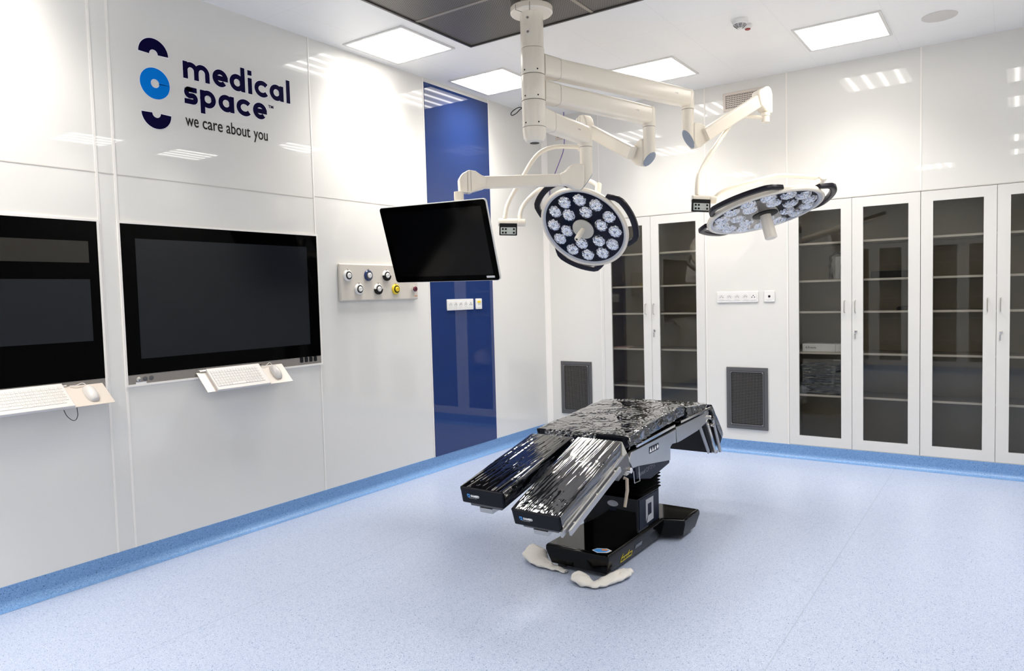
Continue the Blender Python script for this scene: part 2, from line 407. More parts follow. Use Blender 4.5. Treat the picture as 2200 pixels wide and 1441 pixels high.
# ------------------------------------------------------------------ ceiling lights
def ceiling_light(label, x, y, first=[None]):
    if first[0] is None:
        t = thing('ceiling_light', label, 'ceiling light', (x, y, H), 0, 'square ceiling lights')
        obj('diffuser', box(NB(), (-0.267, -0.267, -0.006), (0.267, 0.267, -0.003)), M['diffuser'], t, smooth=0, world=False)
        bm = NB()
        for lo, hi in (((-0.285, -0.285, -0.009), (0.285, -0.267, 0)), ((-0.285, 0.267, -0.009), (0.285, 0.285, 0)), ((-0.285, -0.267, -0.009), (-0.267, 0.267, 0)), ((0.267, -0.267, -0.009), (0.285, 0.267, 0))):
            box(bm, lo, hi)
        obj('frame', bm, M['white_frame'], t, smooth=0, world=False)
        ld = bpy.data.lights.new('tube_light', 'AREA'); ld.shape = 'SQUARE'; ld.size = 0.52; ld.energy = TUBE_W; ld.color = (1, 0.955, 0.895); ld.spread = math.radians(112)
        lo = bpy.data.objects.new('tube_light', ld); COL.objects.link(lo); lo.parent = t; lo.location = (0, 0, -0.008)
        first[0] = t; return t
    return dup(first[0], (x, y, H), 0, label)
ceiling_light('lit square ceiling panel nearest the logo, above the left wall', 0.372, -2.53)
ceiling_light('lit square ceiling panel in front of the top of the blue glass panel', 0.385, -1.375)
ceiling_light('lit square ceiling panel above the paired lamp arms, near the middle of the back wall', 1.565, -0.76)
ceiling_light('lit square ceiling panel at upper right, beside the smoke detector', 3.015, -0.75)
for k, (x, y) in enumerate(((4.24, -1.375), (4.24, -2.53), (4.24, -4.75), (4.24, -5.95), (0.40, -5.15), (0.40, -6.20), (1.565, -6.55), (3.015, -6.55))):
    ceiling_light('lit square ceiling panel outside the picture, seen only mirrored in the glass walls', x, y)

# ------------------------------------------------------------------ laminar flow ceiling
t = thing('laminar_airflow_ceiling', 'large dark perforated air supply panel in the ceiling around the lamp column', 'air vent', (2.3, -3.6, H))
X0, X1, Y0, Y1 = 0.795, 3.80, -4.97, -2.235
zb = H - 0.022
ny = 4
ys = [Y1 - (Y1 - Y0) * k / 4 for k in range(5)]; xs_ = [X0 + (X1 - X0) * k / 3 for k in range(4)]
ys = [Y1, -2.835, -3.55, -4.26, Y0]
for i in range(3):
    for j in range(4):
        obj('perforated_panel', box(NB(), (xs_[i] + 0.012, ys[j + 1] + 0.012, zb + 0.004), (xs_[i + 1] - 0.012, ys[j] - 0.012, zb + 0.010)), M['perforated'], t, smooth=0)
bm = NB()
for x in xs_[1:-1]: box(bm, (x - 0.012, Y0 + 0.016, zb), (x + 0.012, Y1 - 0.016, H))
for y in ys[1:-1]: 
    for i in range(3): box(bm, (xs_[i] + 0.0125, y - 0.012, zb + 0.001), (xs_[i + 1] - 0.0125, y + 0.012, H))
obj('cross_bar', bm, P('taupe_bar', (0.36, 0.32, 0.27), rough=0.4, metal=0.3), t, smooth=0)
bm = NB()
for lo, hi in (((X0, Y0, zb - 0.004), (X1, Y0 + 0.016, H)), ((X0, Y1 - 0.016, zb - 0.004), (X1, Y1, H)), ((X0, Y0 + 0.016, zb - 0.004), (X0 + 0.016, Y1 - 0.016, H)), ((X1 - 0.016, Y0 + 0.016, zb - 0.004), (X1, Y1 - 0.016, H))): box(bm, lo, hi)
obj('edge_frame', bm, P('dark_bronze_frame', (0.05, 0.045, 0.04), rough=0.4, metal=0.3), t, smooth=0)

# ------------------------------------------------------------------ small ceiling fittings
t = thing('smoke_detector', 'white round slotted smoke detector on the ceiling left of the right-hand light', 'smoke detector', (2.50, -1.46, H))
cx, cy = 2.50, -1.46
obj('base', lathe(NB(), [(0.056, H), (0.056, H - 0.012), (0.052, H - 0.016)], T(cx, cy, 0)), M['white_plastic'], t)
obj('sensor_head', lathe(NB(), [(0.050, H - 0.016), (0.048, H - 0.030), (0.040, H - 0.036), (0.012, H - 0.062), (0.004, H - 0.064)], T(cx, cy, 0)), M['white_plastic'], t)
bm = NB()
for k in range(4):
    r = 0.039 - 0.0065 * k; z = H - 0.0375 - 0.006 * k
    for q in range(8):
        a0 = q * PI / 4 + 0.08; tube(bm, [(cx + (r + .002) * math.cos(a0 + s_ * 0.62 / 5), cy + (r + .002) * math.sin(a0 + s_ * 0.62 / 5), z) for s_ in range(6)], 0.0017, 6)
obj('slots', bm, M['print_dark'], t)
t = thing('fire_indicator', 'small white ceiling indicator with a dark red lens beside the smoke detector', 'indicator light', (2.515, -1.335, H))
obj('housing', lathe(NB(), [(0.030, H), (0.030, H - 0.018), (0.022, H - 0.030)], T(2.515, -1.335, 0)), M['white_plastic'], t)
obj('lens', lathe(NB(), [(0.0185, H - 0.0300), (0.0185, H - 0.034), (0.014, H - 0.037)], T(2.515, -1.335, 0)), M['red'], t)
tag(obj('ceiling_speaker', lathe(NB(), [(0.108, H), (0.108, H - 0.004), (0.098, H - 0.007), (0.004, H - 0.008)], T(3.609, -0.650, 0), seg=48), P('speaker_grille', (0.66, 0.64, 0.61), rough=0.55)),
    'flat round off-white speaker cover flush in the ceiling at upper right', 'speaker')
t = thing('ceiling_camera', 'small white camera mount on the ceiling in the far left corner, half behind the column', 'camera', (0.22, -0.62, H))
obj('bracket', box(NB(), (0.17, -0.66, H - 0.022), (0.27, -0.58, H)), M['white_plastic'], t, bevel=0.004)
obj('body', lathe(NB(), [(0.030, -0.05), (0.034, -0.04), (0.034, 0.04), (0.026, 0.05)], axisM((0.215, -0.63, H - 0.062), (0.55, -0.75, -0.35)), seg=20), M['white_plastic'], t)
obj('cable_loop', tube(NB(), [(0.20, -0.66, H - 0.05), (0.17, -0.69, H - 0.045), (0.13, -0.72, H - 0.07), (0.105, -0.735, H - 0.10), (0.12, -0.735, H - 0.12), (0.15, -0.71, H - 0.10), (0.18, -0.68, H - 0.06), (0.20, -0.65, H - 0.05)], 0.0045, 8, smooth=5), M['cable_black'], t)
tag(obj('purple_cable', tube(NB(), [(0.312, -0.10, H), (0.312, -0.10, 3.10), (0.31, -0.10, 2.98), (0.295, -0.10, 2.90), (0.24, -0.09, 2.80), (0.165, -0.07, 2.68), (0.10, -0.04, 2.58), (0.07, -0.012, 2.50)], 0.0042, 8, smooth=5), M['purple']),
    'thin purple cable hanging from the ceiling by the back wall behind the lamp arms', 'cable')

# ------------------------------------------------------------------ vents
def wall_grille(x0, x1, z0, z1, label):
    t = thing('ventilation_grille', label, 'air vent', ((x0 + x1) / 2, 0, z0), 0, 'dark grey mesh grilles low on the back wall')
    bm = NB(); fw = 0.034
    for lo, hi in (((x0, -0.012, z0), (x1, 0, z0 + fw)), ((x0, -0.012, z1 - fw), (x1, 0, z1)), ((x0, -0.012, z0 + fw), (x0 + fw, 0, z1 - fw)), ((x1 - fw, -0.012, z0 + fw), (x1, 0, z1 - fw))): box(bm, lo, hi)
    obj('frame', bm, M['steel_dark'], t, smooth=0, bevel=0.003)
    a0, a1, b0, b1 = x0 + fw, x1 - fw, z0 + fw, z1 - fw
    bm = NB()
    for lo, hi in (((a0, -0.016, b0), (a1, -0.008, b0 + 0.012)), ((a0, -0.016, b1 - 0.012), (a1, -0.008, b1)), ((a0, -0.016, b0 + 0.012), (a0 + 0.012, -0.008, b1 - 0.012)), ((a1 - 0.012, -0.016, b0 + 0.012), (a1, -0.008, b1 - 0.012))): box(bm, lo, hi)
    obj('inner_frame', bm, M['steel_dark'], t, smooth=0)
    obj('duct', box(NB(), (a0, -0.003, b0), (a1, -0.001, b1)), M['black'], t, smooth=0)
    bm = NB(); n = 21; m_ = int(n * (b1 - b0) / (a1 - a0))
    for k in range(1, n): 
        x = a0 + 0.012 + (a1 - a0 - 0.024) * k / n; box(bm, (x - 0.0011, -0.012, b0 + 0.012), (x + 0.0011, -0.0095, b1 - 0.012))
    for k in range(1, m_):
        z = b0 + 0.012 + (b1 - b0 - 0.024) * k / m_; box(bm, (a0 + 0.012, -0.0125, z - 0.0011), (a1 - 0.012, -0.010, z + 0.0011))
    obj('mesh_grid', bm, P('grille_wire', (0.20, 0.19, 0.18), rough=0.4, metal=0.4), t, smooth=0)
    for x in (a0 + 0.012, a1 - 0.012):
        for z in (b0 + 0.012, b1 - 0.012):
            obj('screw', lathe(NB(), [(0.004, 0), (0.004, 0.002), (0.002, 0.003)], BW(x, z, -0.016), seg=10), M['chrome'], t)
wall_grille(0.155, 0.518, 0.225, 0.772, 'dark grey mesh vent low on the back wall, left of the first glass cabinet')
wall_grille(1.902, 2.270, 0.213, 0.770, 'dark grey mesh vent low on the back wall, under the row of sockets')
def top_grille(x0, x1, z0, z1, label):
    t = thing('exhaust_grille', label, 'air vent', ((x0 + x1) / 2, 0, z0), 0, 'small perforated grilles near the ceiling')
    obj('plate', box(NB(), (x0, -0.010, z0), (x1, 0, z1)), P('cream_metal_plate', (0.66, 0.58, 0.52), rough=0.4), t, smooth=0, bevel=0.003)
    bm = NB(); fw = 0.024
    prof = [(x0 + fw, z0 + fw), (x1 - fw, z0 + fw), (x1 - fw, z1 - fw), (x0 + fw, z1 - fw)]
    for k in range(4):
        a = prof[k]; b_ = prof[(k + 1) % 4]
        box(bm, (min(a[0], b_[0]) - 0.001, -0.0112, min(a[1], b_[1]) - 0.001), (max(a[0], b_[0]) + 0.001, -0.0102, max(a[1], b_[1]) + 0.001))
    n = 22; pit = (x1 - x0 - 2 * fw) / n; m_ = int((z1 - z0 - 2 * fw) / pit)
    for i in range(n):
        for j in range(m_):
            x = x0 + fw + pit * (i + 0.5); z = z0 + fw + (z1 - z0 - 2 * fw) * (j + 0.5) / m_
            bm.faces.new([bm.verts.new((x + pit * 0.33 * math.cos(a * PI / 4), -0.0108, z + pit * 0.33 * math.sin(a * PI / 4))) for a in range(8)])
    obj('holes', bm, M['black'], t, smooth=0)
top_grille(1.898, 2.262, 3.045, 3.205, 'cream perforated vent under the ceiling behind the right lamp arm')
top_grille(0.155, 0.515, 3.045, 3.205, 'perforated vent under the ceiling, mostly hidden behind the lamp arms at the corner')

# ------------------------------------------------------------------ glass-door cabinets
def cabinet(x0, x1, xm, y0, face, label, shelves=(1.844, 1.528, 1.264, 0.916, 0.551)):
    """built-in cabinet; face=-1: front looks toward -y (back wall), +1: toward +y"""
    sg = -face                                   # depth direction
    def Y(d): return y0 + sg * d                 # d > 0 into the wall, d < 0 into the room
    def bx(bm, a, b_, d0, d1, z0, z1): return box(bm, (a, min(Y(d0), Y(d1)), z0), (b_, max(Y(d0), Y(d1)), z1))
    t = thing('glass_door_cabinet', label, 'cabinet', (xm, y0, CZ0), 0, 'built-in glass-door cabinets')
    z0, z1 = CZ0 + 0.002, CZ1 - 0.003; D = BD - 0.005
    bm = NB()
    bx(bm, x0 + 0.003, x0 + 0.022, 0.024, D, z0, z1); bx(bm, x1 - 0.022, x1 - 0.003, 0.024, D, z0, z1)
    bx(bm, x0 + 0.022, x1 - 0.022, 0.024, D, z0, z0 + 0.02); bx(bm, x0 + 0.022, x1 - 0.022, 0.024, D, z1 - 0.02, z1); bx(bm, x0 + 0.022, x1 - 0.022, D - 0.012, D, z0 + 0.02, z1 - 0.02)
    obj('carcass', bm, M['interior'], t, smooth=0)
    for zs in shelves:
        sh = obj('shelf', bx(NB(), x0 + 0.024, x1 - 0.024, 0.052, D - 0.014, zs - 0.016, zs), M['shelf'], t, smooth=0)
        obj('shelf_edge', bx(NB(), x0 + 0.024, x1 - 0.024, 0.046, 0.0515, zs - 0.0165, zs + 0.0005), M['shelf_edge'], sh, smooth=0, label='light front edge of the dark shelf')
    zg0, zg1 = 0.197, 2.108; sw = 0.082
    for a, b_, s in ((x0 + 0.002, xm - 0.0015, 1), (xm + 0.0015, x1 - 0.002, -1)):
        bm = NB()
        for q in ((a, a + sw, z0, z1), (b_ - sw, b_, z0, z1), (a + sw, b_ - sw, z0, zg0), (a + sw, b_ - sw, zg1, z1)): bx(bm, q[0], q[1], -0.001, 0.022, q[2], q[3])
        d = obj('door', bm, M['white_frame'], t, smooth=0)
        obj('glass_pane', bx(NB(), a + sw, b_ - sw, 0.006, 0.0075, zg0, zg1), M['glass'], d, smooth=0)
        hx = xm - 0.055 if s == 1 else xm + 0.026
        obj('handle', tube(NB(), [V((hx, Y(-0.001), 1.352)), V((hx, Y(-0.024), 1.348)), V((hx, Y(-0.028), 1.335)), V((hx, Y(-0.028), 1.270)), V((hx, Y(-0.024), 1.257)), V((hx, Y(-0.001), 1.253))], 0.0042, 8, smooth=3), P('satin_nickel', (0.55, 0.52, 0.48), rough=0.3, metal=0.8), d)
        if s == -1:
            lx = xm + 0.031
            nrm = (0, -sg, 0)
            obj('lock', lathe(NB(), [(0.011, 0), (0.011, 0.005), (0.006, 0.006), (0.006, 0.009)], axisM((lx, Y(-0.001), 1.098), nrm), seg=16), M['chrome'], d)
            bm = NB(); bx(bm, lx - 0.0012, lx + 0.0012, -0.010, -0.024, 1.085, 1.104)
            bx(bm, lx - 0.010, lx - 0.002, -0.011, -0.0125, 1.035, 1.078)
            obj('key', bm, M['steel'], d, smooth=0)
    return t
cabinet(*CABS[0], 0.0, -1, 'white double-door glass cabinet left of centre on the back wall, behind the operating table')
cabinet(*CABS[1], 0.0, -1, 'white double-door glass cabinet holding white boxes and a roll, right of the lower vent')
cabinet(*CABS[2], 0.0, -1, 'white double-door glass cabinet with empty shelves at the right edge of the picture')
cabinet(*FC[0], FY, 1, 'white glass cabinet on the wall behind the viewer, seen only as a mirror image')
cabinet(*FC[1], FY, 1, 'white glass cabinet on the wall behind the viewer, seen only as a mirror image')

# things on the shelves
t = thing('paper_roll', 'white paper roll in clear plastic on the second shelf behind glass', 'paper roll', (2.835, 0.20, 1.528))
obj('roll', lathe(NB(), [(0.048, 1.534), (0.050, 1.540), (0.050, 1.715), (0.046, 1.722), (0.016, 1.722), (0.016, 1.70)], T(2.835, 0.20, 0)), M['cloth'], t)
bm = NB()
def fb(u, v):
    a = u * 2 * PI; r = 0.066 + 0.012 * noise.noise(V((math.cos(a) * 2, math.sin(a) * 2, v * 5))); z = 1.529 + v * 0.235
    if v > 0.85: r *= max(0.25, 1 - (v - 0.85) * 4)
    return V((2.815 + r * math.cos(a) * 1.25, 0.20 + r * math.sin(a), z))
grid_surface(bm, 36, 16, fb); obj('plastic_bag', bm, M['film'], t, smooth=60, label='clear crinkled plastic bag')
def carton(x0, x1, z, ht, label, txt=None):
    t = thing('carton', label, 'box', ((x0 + x1) / 2, 0.15, z), 0, 'white cartons behind the cabinet glass')
    obj('box_body', box(NB(), (x0, 0.075, z + 0.0005), (x1, 0.26, z + ht)), M['white_plastic'], t, smooth=0, bevel=0.0015)
    if txt: obj('print', text_bm(txt, 0.024, BW(x0 + 0.025, z + ht * 0.42, 0.0745), 0.0003), M['print_dark'], t, smooth=0)
carton(2.541, 2.806, 0.916, 0.068, 'long white carton with small dark lettering on the fourth shelf of the cabinet', 'A.Freeda')
carton(2.808, 2.925, 0.916, 0.068, 'short white carton beside the long one, half behind the door frame')
t = thing('wrapped_stack', 'dark stack of packs in glittering plastic wrap below the white cartons', 'wrapped packs', (2.70, 0.2, 0.551))
obj('packs', box(NB(), (2.515, 0.066, 0.553), (2.90, 0.30, 0.80)), M['pad'], t, smooth=0, bevel=0.006)
bm = NB()
def fs(u, v):
    x = 2.510 + u * 0.395; z = 0.555 + v * 0.30
    return V((x, 0.060 + 0.005 * noise.noise(V((x * 9, 3.3, z * 95))) + 0.008 * noise.noise(V((x * 4, 7.3, z * 22))) + (0.05 * max(0, v - 0.8)), z))
grid_surface(bm, 40, 90, fs); obj('plastic_wrap', bm, M['film'], t, smooth=60, label='clear glittering plastic wrap')
tag(obj('black_case', box(NB(), (3.075, 0.08, 1.529), (3.41, 0.30, 1.585)), M['black'], bevel=0.006), 'flat black case on the second shelf, behind the right door glass', 'case')
bm = NB(); prism(bm, [(3.265, 1.2645), (3.405, 1.2645), (3.405, 1.300), (3.28, 1.296), (3.262, 1.285)], -0.28, -0.09, MF((0, 0, 0), (1, 0, 0), (0, 0, 1), (0, -1, 0)))
tag(obj('black_pouch', bm, M['black'], bevel=0.004), 'small black pouch on the third shelf of the middle cabinet', 'pouch')
bm = NB(); box(bm, (0.70, 0.07, 0.9165), (0.90, 0.26, 0.922)); tag(obj('paper_folder', bm, M['paper_pink'], smooth=0), 'flat pinkish folder lying on a shelf in the cabinet behind the table', 'folder')

TAGW = {'we': 0.084, 'care': 0.135, 'about': 0.172, 'you': 0.107}
# ------------------------------------------------------------------ wall logo
def stroke(bm, pts, wd, off, Mx):
    """flat ribbon with butt ends"""
    pts = [V((p[0], p[1], 0)) for p in pts]; L = []
    for i, p in enumerate(pts):
        if i == 0: d = pts[1] - p
        elif i == len(pts) - 1: d = p - pts[i - 1]
        else: d = (pts[i + 1] - p).normalized() + (p - pts[i - 1]).normalized()
        d = d.normalized(); n = V((-d.y, d.x, 0))
        k = 1.0
        if 0 < i < len(pts) - 1:
            c_ = n.dot(V((-(p - pts[i - 1]).normalized().y, (p - pts[i - 1]).normalized().x, 0))); k = 1 / max(0.5, c_)
        L.append((p + n * wd / 2 * k, p - n * wd / 2 * k))
    rings = [[Mx @ (a + V((0, 0, off[0]))), Mx @ (b_ + V((0, 0, off[0]))), Mx @ (b_ + V((0, 0, off[1]))), Mx @ (a + V((0, 0, off[1])))] for a, b_ in L]
    loft(bm, rings)
def arc(cx, cy, r, a0, a1, n=28, rx=None):
    rx = rx or r
    return [(cx + rx * math.cos(math.radians(a0 + (a1 - a0) * k / n)), cy + r * math.sin(math.radians(a0 + (a1 - a0) * k / n))) for k in range(n + 1)]
t = thing('wall_logo', 'navy and blue company logo lettering on the white wall above the right wall screen', 'sign', (0, -3.7, 2.47))
SW = 0.0295
def glyphs():
    """every letter as strokes in wall coordinates (y, z)"""
    G = {}
    b = 2.802; xh = 0.100; r = 0.0525 - SW / 2; h = SW / 2
    # m
    m_ = []
    m_.append([(-3.997 + h, b), (-3.997 + h, b + xh)])
    for k, x in enumerate((-3.983, -3.911)):
        rr = 0.0355
        m_.append([(x, b + 0.045)] + arc(x + rr, b + xh - h - rr * 1.0 + 0.000, rr, 180, 0, 20) + [(x + 2 * rr, b)])
    G['m'] = m_
    def e(cx, cy): return [arc(cx, cy, r, 0, 318, 40), [(cx - r + 0.005, cy), (cx + r + SW / 2, cy)]]
    def c_(cx, cy): return [arc(cx + 0.005, cy, r, 40, 320, 36, rx=r + 0.0055)]
    def o_(cx, cy): return [arc(cx, cy, r, 0, 363, 44)]
    cy = b + 0.0505
    G['e'] = e(-3.752, cy); G['d'] = o_(-3.634, cy) + [[(-3.5915, b), (-3.5915, b + 0.152)]]
    G['i'] = [[(-3.5395, b), (-3.5395, b + xh)], [(-3.5395, b + 0.117), (-3.5395, b + 0.148)]]
    G['c'] = c_(-3.453, cy); G['a'] = o_(-3.337, cy) + [[(-3.2945, b), (-3.2945, b + xh)]]
    G['l'] = [[(-3.2415, b), (-3.2415, b + 0.152)]]
    b2 = 2.655; cy2 = b2 + 0.0505; q = 0.0182
    G['s'] = [[(-3.915, b2 + xh - h)] + [( -3.965, b2 + xh - h)] + arc(-3.9635, b2 + xh - h - q, q, 90, 270, 12) + arc(-3.9435, b2 + h + q, q, 90, -90, 12) + [(-3.996, b2 + h)]]
    G['p'] = o_(-3.843, cy2) + [[(-3.8795, b2 - 0.040), (-3.8795, b2 + xh)]]
    G['a2'] = o_(-3.719, cy2) + [[(-3.6775, b2), (-3.6775, b2 + xh)]]
    G['c2'] = c_(-3.592, cy2); G['e2'] = e(-3.472, cy2 + 0.002)
    return G
WM = LW(0, 0)
for k, ss in glyphs().items():
    bm = NB()
    for j, s_ in enumerate(ss): stroke(bm, s_, SW, (0.0012 + 0.00005 * j, 0.0022 + 0.0001 * j), WM)
    lt = obj('letter', bm, M['logo_navy'], t, smooth=0)
    bm = NB()
    for j, s_ in enumerate(ss):
        a, b_ = V((*s_[0], 0)), V((*s_[1], 0)); c1, d1 = V((*s_[-1], 0)), V((*s_[-2], 0))
        p0 = a + (a - b_).normalized() * 0.003; p1 = c1 + (c1 - d1).normalized() * 0.003
        stroke(bm, [(p0.x, p0.y)] + list(s_[1:-1]) + [(p1.x, p1.y)], SW + 0.007, (0.0002 + 0.00002 * j, 0.0007 + 0.00003 * j), WM)
    obj('letter_outline', bm, M['logo_white'], lt, smooth=0)
for (cy, a0, a1, mt, nmx) in ((2.893, 0, 180, 'logo_navy', 'upper_half_ring'), (2.728, 0, 360, 'logo_blue', 'ring'), (2.560, 180, 360, 'logo_navy', 'lower_half_ring')):
    bm = NB(); stroke(bm, arc(-4.173, cy, 0.0563, a0, a1 + (3 if a1 - a0 == 360 else 0), 48), 0.0625, (0.0012, 0.0022), WM)
    o_ = obj(nmx, bm, M[mt], t, smooth=0)
    bm = NB(); e_ = 0 if a1 - a0 == 360 else 4
    stroke(bm, arc(-4.173, cy, 0.0563, a0 - e_, a1 + e_, 48), 0.0695, (0.0002, 0.0007), WM)
    obj('ring_outline', bm, M['logo_white'], o_, smooth=0)
for wd_s, y_ in (('we', -3.996), ('care', -3.889), ('about', -3.727), ('you', -3.527)):
    obj('word', text_bm(wd_s, 0.103, LW(y_, 2.524, 0.001), 0.0006, sx=0.74, offset=0.0006, wide=TAGW[wd_s]), M['print_dark'], t, smooth=0)
obj('trademark_sign', text_bm('TM', 0.026, LW(-3.406, 2.742, 0.001), 0.0006, sx=1.15, offset=0.0006), M['logo_navy'], t, smooth=0)

# ------------------------------------------------------------------ wall screens
def wall_screen(y0, label, kind):
    y1 = y0 + 1.366; zt, zb_, zs = 1.920, 1.026, 1.079
    t = thing('wall_display', label, 'screen', (0, (y0 + y1) / 2, zb_))
    bm = NB(); f_ = 0.012
    for lo, hi in (((0, y0 - f_, zt), (0.009, y1 + f_, zt + f_)), ((0, y0 - f_, zb_ - f_), (0.009, y1 + f_, zb_)), ((0, y0 - f_, zb_), (0.009, y0, zt)), ((0, y1, zb_), (0.009, y1 + f_, zt))): box(bm, lo, hi)
    obj('surround', bm, M['silicone'], t, smooth=0, label='thin white surround')
    obj('front_glass', box(NB(), (0, y0, zs), (0.006, y1, zt)), M['black_gloss'], t, smooth=0)
    sp = obj('base_strip', box(NB(), (0, y0, zb_), (0.005, y1, zs - 0.003)), M['strip'], t, smooth=0, label='brushed metal strip under the screen')
    if kind == 'R':
        obj('screen', box(NB(), (0.006, -4.341, 1.166), (0.0075, -3.146, 1.840)), M['screen_blue'], t, smooth=0)
        for k in range(4):
            yk = -3.226 + k * 0.0395
            obj('button', prism(NB(), rrect(0.026, 0.036, 0.006), 0.0, 0.003, LW(yk, 1.061, 0.005)), M['black'], sp)
        for k in range(3):
            yk = -4.362 + k * 0.0365
            b_ = obj('socket', lathe(NB(), [(0.013, 0), (0.013, 0.003), (0.010, 0.004)], LW(yk, 1.053, 0.005), seg=20), M['chrome'] if k == 0 else M['steel_dark'], sp)
            obj('note', box(NB(), (0, 0, 0), (0, 0, 0)), M['black'], sp) if False else None
        obj('sticker', box(NB(), (0.005, -4.378, 1.018), (0.0062, -4.318, 1.036)), M['print_white'], sp, smooth=0)
    else:
        obj('upper_screen', box(NB(), (0.006, y0 + 0.05, 1.699), (0.0075, y1 - 0.049, 1.813)), M['screen_warm'], t, smooth=0)
        obj('lower_screen', box(NB(), (0.006, y0 + 0.05, 1.284), (0.0075, y1 - 0.050, 1.612)), M['screen_blue'], t, smooth=0)
    return t
wall_screen(-4.422, 'large black wall screen flush in the left wall below the logo', 'R')
wall_screen(-5.909, 'black wall display with two dark screens stacked, cut by the left picture edge', 'L')

def keyboard_set(yk0, yk1, yt0, yt1, xf, zf, zbk, lab, ym, my):
    """fold-out shelf sloping down into the room; keyboard and mouse lie on it"""
    A = V((0.012, 0, zbk)); B = V((xf, 0, zf)); d = (B - A).normalized(); n = V((-d.z, 0, d.x)); 
    if n.z < 0: n = -n
    L_ = (B - A).length
    def S(y, a, h_): p = A + d * a + n * h_; return V((p.x, y, p.z))
    Mx = MF(A, (0, 1, 0), d, n)
    t = thing('keyboard_tray', lab[0], 'shelf', (0, (yt0 + yt1) / 2, zbk))
    obj('plate', prism(NB(), [(yt0, 0.0), (yt1, 0.0), (yt1, L_), (yt0, L_)], -0.004, 0.0, Mx), M['tray'], t, smooth=0, bevel=0.001)
    for y in (yt0 + 0.05, yk1 - 0.02):
        obj('hinge', tube(NB(), [(0.012, y - 0.03, zbk + 0.006), (0.012, y + 0.04, zbk + 0.006)], 0.007, 10), M['chrome'], t)
    k = thing('keyboard', lab[1], 'keyboard', (0.02, (yk0 + yk1) / 2, zbk))
    lift = 0.008
    a0 = -0.012
    K0 = [(yk0, a0), (yk1, a0), (yk1, L_ + 0.004), (yk0, L_ + 0.004)]
    obj('body', prism(NB(), K0, 0.0006, lift + 0.008, Mx), M['key_white'], k, smooth=0, bevel=0.003)
    bm = NB(); bp_ = NB(); W_ = yk1 - yk0; rows = 6; ht = (L_ - 0.030) / rows; z_ = lift + 0.008
    random.seed(5)
    for r_ in range(rows):
        y = yk0 + 0.014
        while y < yk1 - 0.03:
            kw = 0.0195 if not (r_ == 5 and W_ * 0.28 < y - yk0 < W_ * 0.36) else 0.10
            kw = min(kw, yk1 - 0.012 - y)
            prism(bm, [(y, a0 + 0.022 + r_ * ht), (y + kw - 0.0025, a0 + 0.022 + r_ * ht), (y + kw - 0.0025, a0 + 0.022 + (r_ + 1) * ht - 0.0025), (y, a0 + 0.022 + (r_ + 1) * ht - 0.0025)], z_, z_ + 0.0025, Mx)
            cx_ = y + kw * 0.38; cy_ = a0 + 0.022 + (r_ + 0.42) * ht
            prism(bp_, [(cx_ - 0.0022, cy_ - 0.0025), (cx_ + 0.0022, cy_ - 0.0025), (cx_ + 0.0022, cy_ + 0.0025), (cx_ - 0.0022, cy_ + 0.0025)], z_ + 0.0025, z_ + 0.0028, Mx)
            y += kw
    obj('keys', bm, M['key_white'], k, smooth=0); obj('key_print', bp_, M['key_grey'], k, smooth=0)
    ms = thing('computer_mouse', lab[2], 'mouse', (0.08, ym, zf))
    bm = NB(); rings = []
    for i in range(13):
        v = i / 12; ang = v * PI; hw = 0.031 * math.sin(ang) ** 0.55 + 0.0004; hh = 0.034 * math.sin(ang) ** 0.7 + 0.0004; a = my - 0.057 * math.cos(ang)
        rings.append([Mx @ V((ym + hw * math.cos(q * PI / 12), a, 0.001 + hh * math.sin(q * PI / 12))) for q in range(13)] + [Mx @ V((ym + hw * (1 - q / 4) - 0 - hw * (q / 4) * 1.0 * 1, a, 0.001)) for q in ()])
    loft(bm, rings); obj('shell', bm, M['key_white'], ms, smooth=50)
    obj('mouse_cable', tube(NB(), [Mx @ V((ym, my - 0.055, 0.012)), Mx @ V((ym - 0.015, my - 0.075, 0.018)), Mx @ V((ym - 0.05, 0.012, 0.012)), Mx @ V((ym - 0.075, 0.004, 0.006))], 0.0022, 8, smooth=5), M['key_white'], ms)
    return Mx
keyboard_set(-3.955, -3.580, -4.016, -3.398, 0.123, 0.941, 1.052, ('cream fold-out keyboard shelf under the screen below the logo', 'white computer keyboard on the shelf under the right wall screen', 'white computer mouse beside the keyboard under the right wall screen'), -3.487, 0.070)
keyboard_set(-5.24, -4.765, -5.30, -4.563, 0.140, 0.960, 1.056, ('cream fold-out keyboard shelf at the left picture edge', 'white computer keyboard at the left picture edge', 'white computer mouse on the shelf at the left picture edge'), -4.655, 0.080)
tag(obj('hanging_cable', tube(NB(), [(0.135, -4.815, 0.952), (0.13, -4.80, 0.92), (0.125, -4.775, 0.895), (0.12, -4.755, 0.893), (0.115, -4.742, 0.915), (0.11, -4.742, 0.955)], 0.0018, 8, smooth=5), M['cable_black']),
    'thin dark cable loop hanging below the left keyboard shelf', 'cable')

